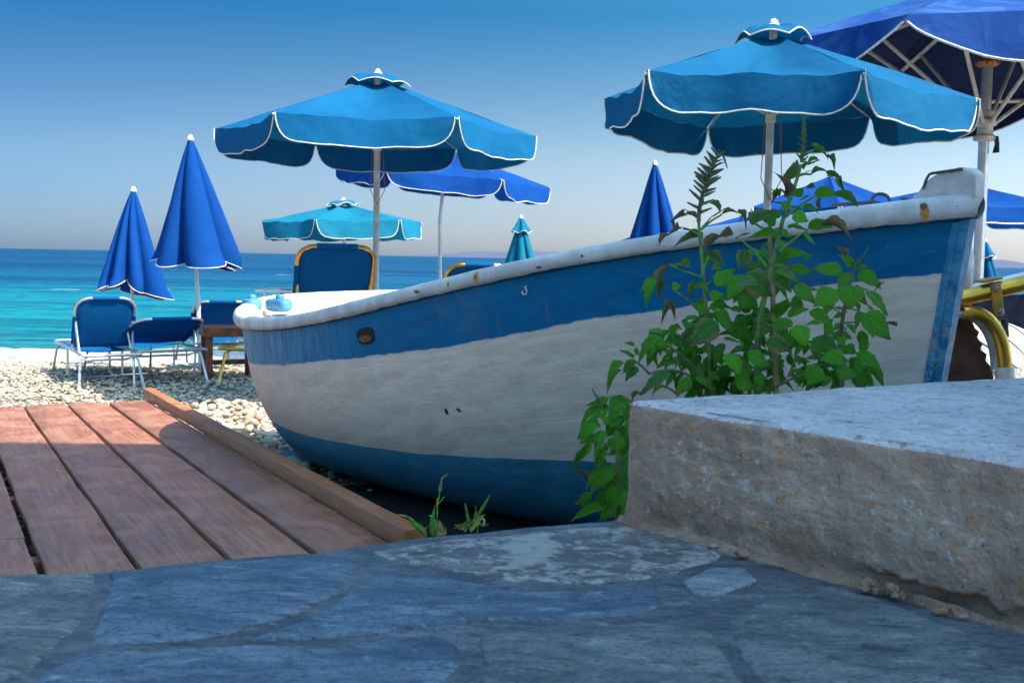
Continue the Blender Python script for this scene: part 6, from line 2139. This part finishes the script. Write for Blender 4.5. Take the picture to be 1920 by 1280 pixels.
leaves(plB, 2.75, [
    (1130, 190, 1008, 282, 70, G_, 'droop'), (1242, 168, 1140, 218, 80, G_, 'flat'), (1110, 285, 1255, 310, 88, ED, 'flat', -0.1), (1270, 195, 1335, 305, 112, BR, 'flat', -0.12),
    (1340, 125, 1475, 205, 64, G_, 'droop'), (1010, 350, 1145, 418, 84, G_, 'flat'), (1220, 140, 1320, 100, 60, BR, 'flat'), (1390, 415, 1325, 525, 92, G_, 'flat', -0.1), (1230, 350, 1265, 435, 46, G_, 'dry'), (1290, 370, 1292, 415, 40, G_, 'flat'),
    (1440, 470, 1410, 520, 60, G_, 'flat'), (1200, 235, 1260, 330, 60, G_, 'flat', 0.1), (1060, 470, 1090, 530, 44, G_, 'flat'), (1150, 150, 1220, 60, 60, G_, 'droop', 0.1), (1100, 120, 1030, 150, 60, G_, 'droop', 0.1),
    (1320, 130, 1250, 110, 50, G_, 'droop'), (1330, 190, 1390, 170, 44, BR, 'flat'), (990, 200, 930, 260, 56, G_, 'flat', 0.1), (1040, 300, 960, 330, 60, G_, 'flat', 0.1), (1000, 420, 1030, 460, 56, G_, 'flat', 0.1),
    (1180, 90, 1150, 130, 44, G_, 'flat', 0.1), (1300, 60, 1240, 90, 60, G_, 'flat', 0.1), (1020, 130, 960, 60, 60, G_, 'flat', 0.1),
], c6)
leaves(plC, 2.95, [
    (1520, 880, 1355, 852, 76, G_, 'flat'), (1562, 890, 1495, 978, 72, G_, 'flat'), (1560, 955, 1555, 1075, 122, G_, 'flat', -0.1), (1598, 900, 1730, 965, 76, G_, 'droop'), (1650, 985, 1778, 1105, 86, G_, 'flat'),
    (1632, 1110, 1792, 1240, 118, G_, 'flat', -0.1), (1560, 860, 1510, 790, 52, G_, 'droop'), (1530, 810, 1485, 745, 50, DR, 'dry'), (1600, 870, 1640, 850, 36, G_, 'flat'), (1590, 880, 1570, 820, 30, G_, 'flat'),
    (1720, 950, 1690, 990, 30, DR, 'dry'), (1540, 1100, 1490, 1060, 40, G_, 'flat'), (1545, 1165, 1590, 1205, 36, G_, 'flat'), (1520, 1110, 1460, 1130, 30, G_, 'flat'),
], c5)
leaves(plC, 2.95, [
    (1360, 265, 1525, 345, 118, G_, 'flat', 0.05), (1442, 335, 1505, 405, 92, BR, 'flat', -0.1), (1475, 440, 1605, 465, 96, G_, 'flat', -0.1), (1580, 395, 1685, 515, 86, BR, 'flat'), (1588, 350, 1748, 448, 62, G_, 'droop'),
    (1660, 425, 1748, 518, 52, G_, 'droop'), (1418, 213, 1485, 245, 46, BR, 'flat'), (1500, 260, 1530, 310, 50, BR, 'flat'), (1540, 310, 1600, 350, 56, BR, 'flat'), (1480, 370, 1560, 390, 66, BR, 'flat'),
    (1520, 350, 1560, 300, 44, BR, 'flat'), (1360, 300, 1400, 380, 70, G_, 'flat', 0.1), (1750, 180, 1815, 205, 26, DR, 'dry'), (1600, 460, 1680, 520, 60, G_, 'flat'),
], c6)
lowD = [
    (230, 640, 92, 730, 52, G_, 'droop'), (222, 640, 158, 615, 40, G_, 'droop'), (200, 700, 84, 815, 62, G_, 'flat'), (212, 740, 92, 825, 58, BR, 'droop', -0.1), (222, 760, 205, 850, 66, BR, 'flat', -0.1),
    (165, 830, 66, 955, 38, G_, 'droop'), (150, 850, 62, 1010, 30, G_, 'droop'), (292, 720, 238, 805, 54, G_, 'flat'), (330, 620, 262, 705, 74, G_, 'droop'), (392, 640, 318, 705, 84, G_, 'flat'), (300, 790, 302, 890, 84, G_, 'flat', -0.1),
    (392, 690, 378, 810, 66, G_, 'flat'), (242, 865, 178, 965, 36, G_, 'droop'), (372, 895, 312, 1055, 104, ED, 'flat', -0.1), (285, 985, 150, 1095, 56, G_, 'droop'), (300, 1000, 198, 1065, 54, G_, 'droop'),
    (262, 1075, 195, 1210, 54, G_, 'droop'), (150, 1095, 118, 1185, 50, G_, 'flat'), (352, 1085, 242, 1195, 76, G_, 'droop'), (300, 1060, 258, 1205, 54, BR, 'droop'), (240, 1185, 60, 1225, 56, G_, 'droop'),
    (372, 1075, 285, 1215, 86, G_, 'flat'), (215, 700, 250, 640, 40, BR, 'flat'), (230, 720, 300, 690, 46, BR, 'flat'), (360, 740, 330, 800, 50, G_, 'droop'), (220, 730, 130, 740, 40, G_, 'flat'), (330, 700, 260, 740, 44, BR, 'flat'),
    (340, 990, 380, 1080, 60, G_, 'flat', 0.08), (310, 950, 250, 980, 44, G_, 'flat', 0.08), (360, 800, 340, 880, 60, G_, 'flat', 0.08), (380, 960, 360, 1040, 60, G_, 'flat', 0.1), (200, 1010, 150, 1100, 44, G_, 'flat', 0.05),
    (390, 1120, 330, 1230, 90, G_, 'flat', 0.05), (330, 1150, 200, 1240, 80, G_, 'flat', 0.06), (270, 640, 290, 600, 26, BR, 'flat'), (150, 1150, 70, 1170, 30, 'leaf_dry', 'dry'), (140, 1040, 90, 965, 24, 'leaf_dry', 'dry'), (400, 740, 380, 850, 60, G_, 'flat', 0.1), (340, 620, 400, 605, 30, G_, 'droop'),
]
leaves(plD, 2.75, lowD, c6, nup=0.5)
# random dark under-leaves to fill the thicket
def filler(pl, D, n, cx_, cy_, rx, ry, mats=('leaf',)):
    for _ in range(n):
        a = random.uniform(0, 6.28); q = math.sqrt(random.random())
        x = cx_ + rx * q * math.cos(a); y = cy_ + ry * q * math.sin(a)
        an = random.uniform(-0.3, 3.4); L = random.uniform(18, 38)
        add_leaf(pl, (x, y), (x + L * math.cos(an), y + L * math.sin(an)), L * random.uniform(0.45, 0.75), D, random.choice(mats), random.choice(('flat', 'droop')), tip_d=random.uniform(-0.08, 0.04), dz=random.uniform(0.0, 0.22), nup=0.5)
filler(plA, 2.9, 80, 1325, 690, 62, 48); filler(plB, 2.85, 100, 1430, 660, 85, 80, ('leaf', 'leaf', 'leaf_bright')); filler(plC, 3.0, 55, 1575, 690, 60, 30)
filler(plB, 2.8, 40, 1420, 560, 85, 70, ('leaf', 'leaf_bright')); filler(plC, 2.98, 16, 1590, 600, 50, 50); filler(plA, 2.88, 26, 1250, 640, 60, 50, ('leaf', 'leaf_bright'))
filler(plD, 2.85, 60, 1150, 850, 34, 110); filler(plA, 2.9, 24, 1320, 600, 26, 60); filler(plB, 2.8, 30, 1450, 480, 30, 60, ('leaf', 'leaf_bright'))

# stems
def st(pl, D, pts, r0, r1, f=None, mat='stem', dz=0.0, name='stem'):
    q = [f(*p) if f else p for p in pts]
    stemtube(pl, [P(x, y, D + dz) for x, y in q], r0, r1, mat, name)
gA = gpos(1328, 2.85)
stemtube(plA, [gA, P(1333, 800, 2.85), P(1332, 720, 2.85), P(*c5(800, 1300), 2.85), P(*c5(775, 960), 2.85), P(*c5(757, 760), 2.85), P(*c5(745, 620), 2.85)], 0.0068, 0.004, 'stem')
st(plA, 2.85, [(745, 620), (748, 560), (765, 470), (800, 380), (830, 300), (850, 250)], 0.006, 0.003, c5, 'stemred')
for a, b_ in (((775, 930), (640, 880)), ((640, 880), (590, 850)), ((760, 700), (660, 650)), ((760, 660), (870, 580)), ((745, 600), (735, 600)), ((775, 960), (930, 910)), ((740, 1090), (600, 980)), ((760, 910), (800, 800))):
    st(plA, 2.85, [a, ((a[0] + b_[0]) / 2, (a[1] + b_[1]) / 2 - 8), b_], 0.0035, 0.002, c5, name='branch')
for a, b_ in (((755, 460), (610, 330)), ((700, 470), (590, 440)), ((610, 330), (540, 290)), ((640, 575), (545, 520)), ((480, 460), (400, 390)), ((590, 440), (480, 460))):
    st(plA, 2.85, [a, ((a[0] + b_[0]) / 2, (a[1] + b_[1]) / 2 - 6), b_], 0.004, 0.0022, c6, 'stemred', name='branch')
gB = gpos(1440, 2.75)
stemtube(plB, [gB, P(1418, 800, 2.75), P(*c6(1060, 400), 2.75), P(*c5(1070, 1160), 2.75), P(*c5(1100, 1020), 2.75), P(*c5(1130, 880), 2.75), P(*c5(1165, 740), 2.75), P(*c5(1200, 600), 2.75), P(*c5(1260, 430), 2.75), P(*c5(1295, 310), 2.75)], 0.010, 0.004, 'stem')
for a, b_ in (((1110, 860), (980, 720)), ((1180, 780), (1330, 660)), ((1200, 600), (1370, 480)), ((1280, 370), (1350, 365)), ((1300, 270), (1365, 235)), ((1150, 700), (1030, 620)), ((1220, 540), (1300, 545)), ((1230, 490), (1180, 440)), ((1120, 880), (1170, 870)), ((1140, 860), (1235, 862))):
    st(plB, 2.75, [a, ((a[0] + b_[0]) / 2, (a[1] + b_[1]) / 2 - 6), b_], 0.0045, 0.0022, c5, name='branch')
for a, b_ in (((1160, 530), (1320, 460)), ((1060, 180), (1160, 230)), ((1050, 300), (1010, 350)), ((1230, 470), (1260, 400))):
    st(plB, 2.75, [a, ((a[0] + b_[0]) / 2, (a[1] + b_[1]) / 2 - 6), b_], 0.004, 0.0022, c6, 'stemred', name='branch')
gC = gpos(1572, 2.95)
stemtube(plC, [gC, P(1575, 800, 2.95), P(*c5(1505, 1300), 2.95), P(*c5(1520, 1130), 2.95), P(*c5(1540, 1030), 2.95), P(*c5(1570, 900), 2.95)], 0.008, 0.004, 'stemred')
for a, b_ in (((1540, 1075), (1632, 1110)), ((1530, 1160), (1600, 1155)), ((1590, 960), (1650, 985)), ((1510, 1110), (1440, 1065))):
    st(plC, 2.95, [a, b_], 0.0025, 0.0018, c5, name='branch')
gD = gpos(1155, 2.75)
stemtube(plD, [gD, P(1160, 930, 2.75), P(1158, 860, 2.75), P(*c6(330, 780), 2.75), P(*c6(235, 690), 2.75)], 0.008, 0.004)
st(plD, 2.75, [(340, 1100), (300, 1000), (260, 980)], 0.004, 0.003, c6, name='branch')
# seed spikes
axis = [(748, 560), (765, 470), (785, 420), (800, 380), (815, 335), (830, 300), (850, 255)]
for k in range(26):
    q = k / 25 * (len(axis) - 1); i = min(len(axis) - 2, int(q)); f_ = q - i
    x = lerp(axis[i][0], axis[i + 1][0], f_); y = lerp(axis[i][1], axis[i + 1][1], f_)
    s = -1 if k % 2 else 1
    ln = random.uniform(45, 80) * (1.0 if k < 20 else 0.75)
    add_spike(plA, c5(x, y + 10), c5(x + s * ln, y - random.uniform(10, 40) + (6 if s > 0 else -14)), 2.85 + random.uniform(-0.02, 0.02), random.uniform(1.1, 1.7))
for k in range(7):
    y0 = 560 - k * 45
    add_spike(plA, c5(755 + k * 14, y0), c5(750 + k * 16 + random.uniform(-15, 15), y0 - 60), 2.84, 1.1)
add_spike(plA, c5(850, 270), c5(872, 240), 2.85, 1.2); add_spike(plA, c5(868, 238), c5(900, 332), 2.85, 0.75)
add_spike(plA, c5(755, 660), c5(820, 585), 2.85, 0.6); add_spike(plA, c5(740, 600), c5(668, 548), 2.85, 0.6); add_spike(plA, c5(820, 590), c5(888, 545), 2.85, 0.6); add_spike(plA, c5(720, 665), c5(640, 655), 2.85, 0.5)
add_spike(plA, c6(230, 0) if False else c5(700, 860), c5(590, 845), 2.85, 0.8, SPG)
for k in range(16):
    q = k / 15
    x = lerp(1300, 1312, q); y = lerp(300, 60, q); s = -1 if k % 2 else 1
    ln = lerp(46, 16, q)
    add_spike(plB, c5(x, y), c5(x + s * ln * 0.75, y - ln * 0.8), 2.75 + random.uniform(-0.01, 0.01), 1.5, SPG)
add_spike(plB, c5(1298, 300), c5(1312, 150), 2.745, 0.9, SPG); add_spike(plB, c5(1308, 190), c5(1312, 38), 2.745, 0.95, SPG)
for (a, b_) in (((1330, 310), (1395, 285)), ((1320, 350), (1350, 345)), ((1320, 260), (1370, 225)), ((1290, 340), (1250, 300)), ((1220, 400), (1190, 370)), ((1180, 470), (1130, 440)), ((1200, 520), (1130, 510)), ((1240, 390), (1200, 360))):
    add_spike(plB, c5(*a), c5(*b_), 2.75, 0.9, SP)
add_spike(plC, c5(1570, 900), c5(1660, 750), 2.95, 0.42, SPG); add_spike(plC, c5(1575, 880), c5(1610, 800), 2.95, 0.7, SPG)
add_spike(plD, c6(225, 640), c6(172, 538), 2.75, 0.75, SPG); add_spike(plD, c6(225, 660), c6(205, 570), 2.75, 0.6, SPG); add_spike(plD, c6(150, 1030), c6(95, 968), 2.75, 0.6, SPG)
add_spike(plD, c6(130, 1170), c6(70, 1150), 2.75, 0.7, SPG)
# bamboo stake
sb = gpos(1456, 2.85)
mb = MB(); mb.tube([sb, P(1455, 725, 2.85), P(1449, 560, 2.85), P(1443, 440, 2.85)], [0.008, 0.008, 0.007, 0.006], 8)
stk = mb.build('garden_stake', M['stake'], None)
tag(stk, 'thin bamboo stake holding up the tallest weed', 'stake')

# ---- foxtail grass at the quay edge
FX = [spike_mesh('seed_head', 1.0, 0.085, 110, 'straw', s + 30) for s in range(2)] ; FXG = [spike_mesh('seed_head', 1.0, 0.085, 110, 'grass', s + 40) for s in range(2)]
def cg(x, y): return (720 + x / 8, 860 + y / 8)
def tuft(px, D, label):
    b_ = gpos(px, D); return thing('foxtail_grass', tuple(b_), label, 'grass', 'foxtail grass at the quay edge')
t1 = tuft(815, 2.9, 'foxtail grass tuft with the tallest arching straw-coloured head'); t2 = tuft(885, 2.95, 'foxtail grass tuft with two upright green heads and a folded yellow blade')
def blade(pl, pts, w, D, mat='grass', z0=True):
    p = [P(*cg(*q), D) for q in pts]
    out = []
    for i in range(len(p) - 1):
        for k in range(4): out.append(p[i].lerp(p[i + 1], k / 4))
    out.append(p[-1])
    mb = MB(); n = len(out); rows = []
    for i, q in enumerate(out):
        t = (out[min(n - 1, i + 1)] - out[max(0, i - 1)]).normalized(); s = t.cross(Vector((0, 1, 0.2))).normalized()
        ww = w * 1.7 * (1 - (i / (n - 1)) ** 2.5) * 0.5 + 0.0004
        rows.append([q - s * ww, q + Vector((0, ww * 0.5, 0)), q + s * ww])
    mb.grid(rows); return mb.build('blade', M[mat], pl, angle=180)
def fstem(pl, pts, D): 
    mb = MB(); mb.tube([P(*cg(*q), D) for q in pts], 0.0018, 5); mb.build('stalk', M['grass'], pl)
def fhead(pl, a, b_, D, lib, fat=1.0): add_spike(pl, cg(*a), cg(*b_), D, fat * 1.4, lib, name='seed_head')
fstem(t1, [(790, 1250), (800, 700), (838, 480)], 2.9); fhead(t1, (836, 490), (870, 280), 2.9, FX, 1.2); fhead(t1, (868, 300), (960, 215), 2.9, FX, 1.1)
fstem(t1, [(640, 1150), (560, 1060), (450, 930)], 2.9); fhead(t1, (450, 930), (320, 850), 2.9, FX, 1.5); fhead(t1, (340, 860), (190, 835), 2.9, FX, 1.3)
fhead(t1, (600, 1100), (370, 930), 2.88, FXG, 1.5); fhead(t1, (720, 1120), (700, 900), 2.88, FXG, 1.6); fhead(t1, (790, 720), (800, 580), 2.9, FX, 0.9)
blade(t1, [(740, 1150), (735, 880), (760, 690)], 0.006, 2.9); blade(t1, [(850, 1150), (800, 950), (730, 880)], 0.010, 2.9, 'straw'); blade(t1, [(870, 1150), (860, 1000), (830, 910)], 0.007, 2.9, 'straw')
blade(t1, [(900, 1150), (870, 1010), (840, 930)], 0.005, 2.9, 'straw'); blade(t1, [(640, 1110), (600, 1060), (680, 990)], 0.004, 2.9, 'straw'); fhead(t1, (930, 1130), (920, 1010), 2.9, FX, 1.2)
blade(t1, [(620, 1130), (540, 1000), (430, 920)], 0.008, 2.91); fstem(t1, [(800, 700), (860, 620), (905, 570)], 2.9); blade(t1, [(780, 1150), (770, 1000), (775, 900)], 0.012, 2.91, 'straw')
fhead(t2, (1270, 940), (1215, 670), 2.95, FXG, 0.95); fstem(t2, [(1400, 1100), (1420, 900), (1440, 800)], 2.95); fhead(t2, (1435, 810), (1590, 545), 2.95, FXG, 0.95); fstem(t2, [(1300, 1100), (1280, 1000), (1268, 930)], 2.95)
blade(t2, [(1150, 1040), (1260, 960), (1390, 900)], 0.010, 2.95); blade(t2, [(1390, 1000), (1390, 880), (1375, 770)], 0.012, 2.94); blade(t2, [(1400, 960), (1430, 880), (1415, 790)], 0.009, 2.94)
blade(t2, [(1250, 1060), (1160, 1000), (1055, 990)], 0.009, 2.94, 'straw'); blade(t2, [(1290, 1070), (1380, 970), (1450, 870), (1520, 830)], 0.007, 2.94, 'straw'); blade(t2, [(1460, 870), (1510, 920), (1480, 1020)], 0.004, 2.94, 'straw'); blade(t2, [(1130, 1060), (1160, 1000), (1030, 1040)], 0.004, 2.94, 'straw')
fhead(t2, (1380, 780), (1375, 690), 2.95, FX, 0.6)
print('objects', len(bpy.data.objects), 'tris', sum(len(o.data.polygons) for o in bpy.data.objects if o.type == 'MESH'))
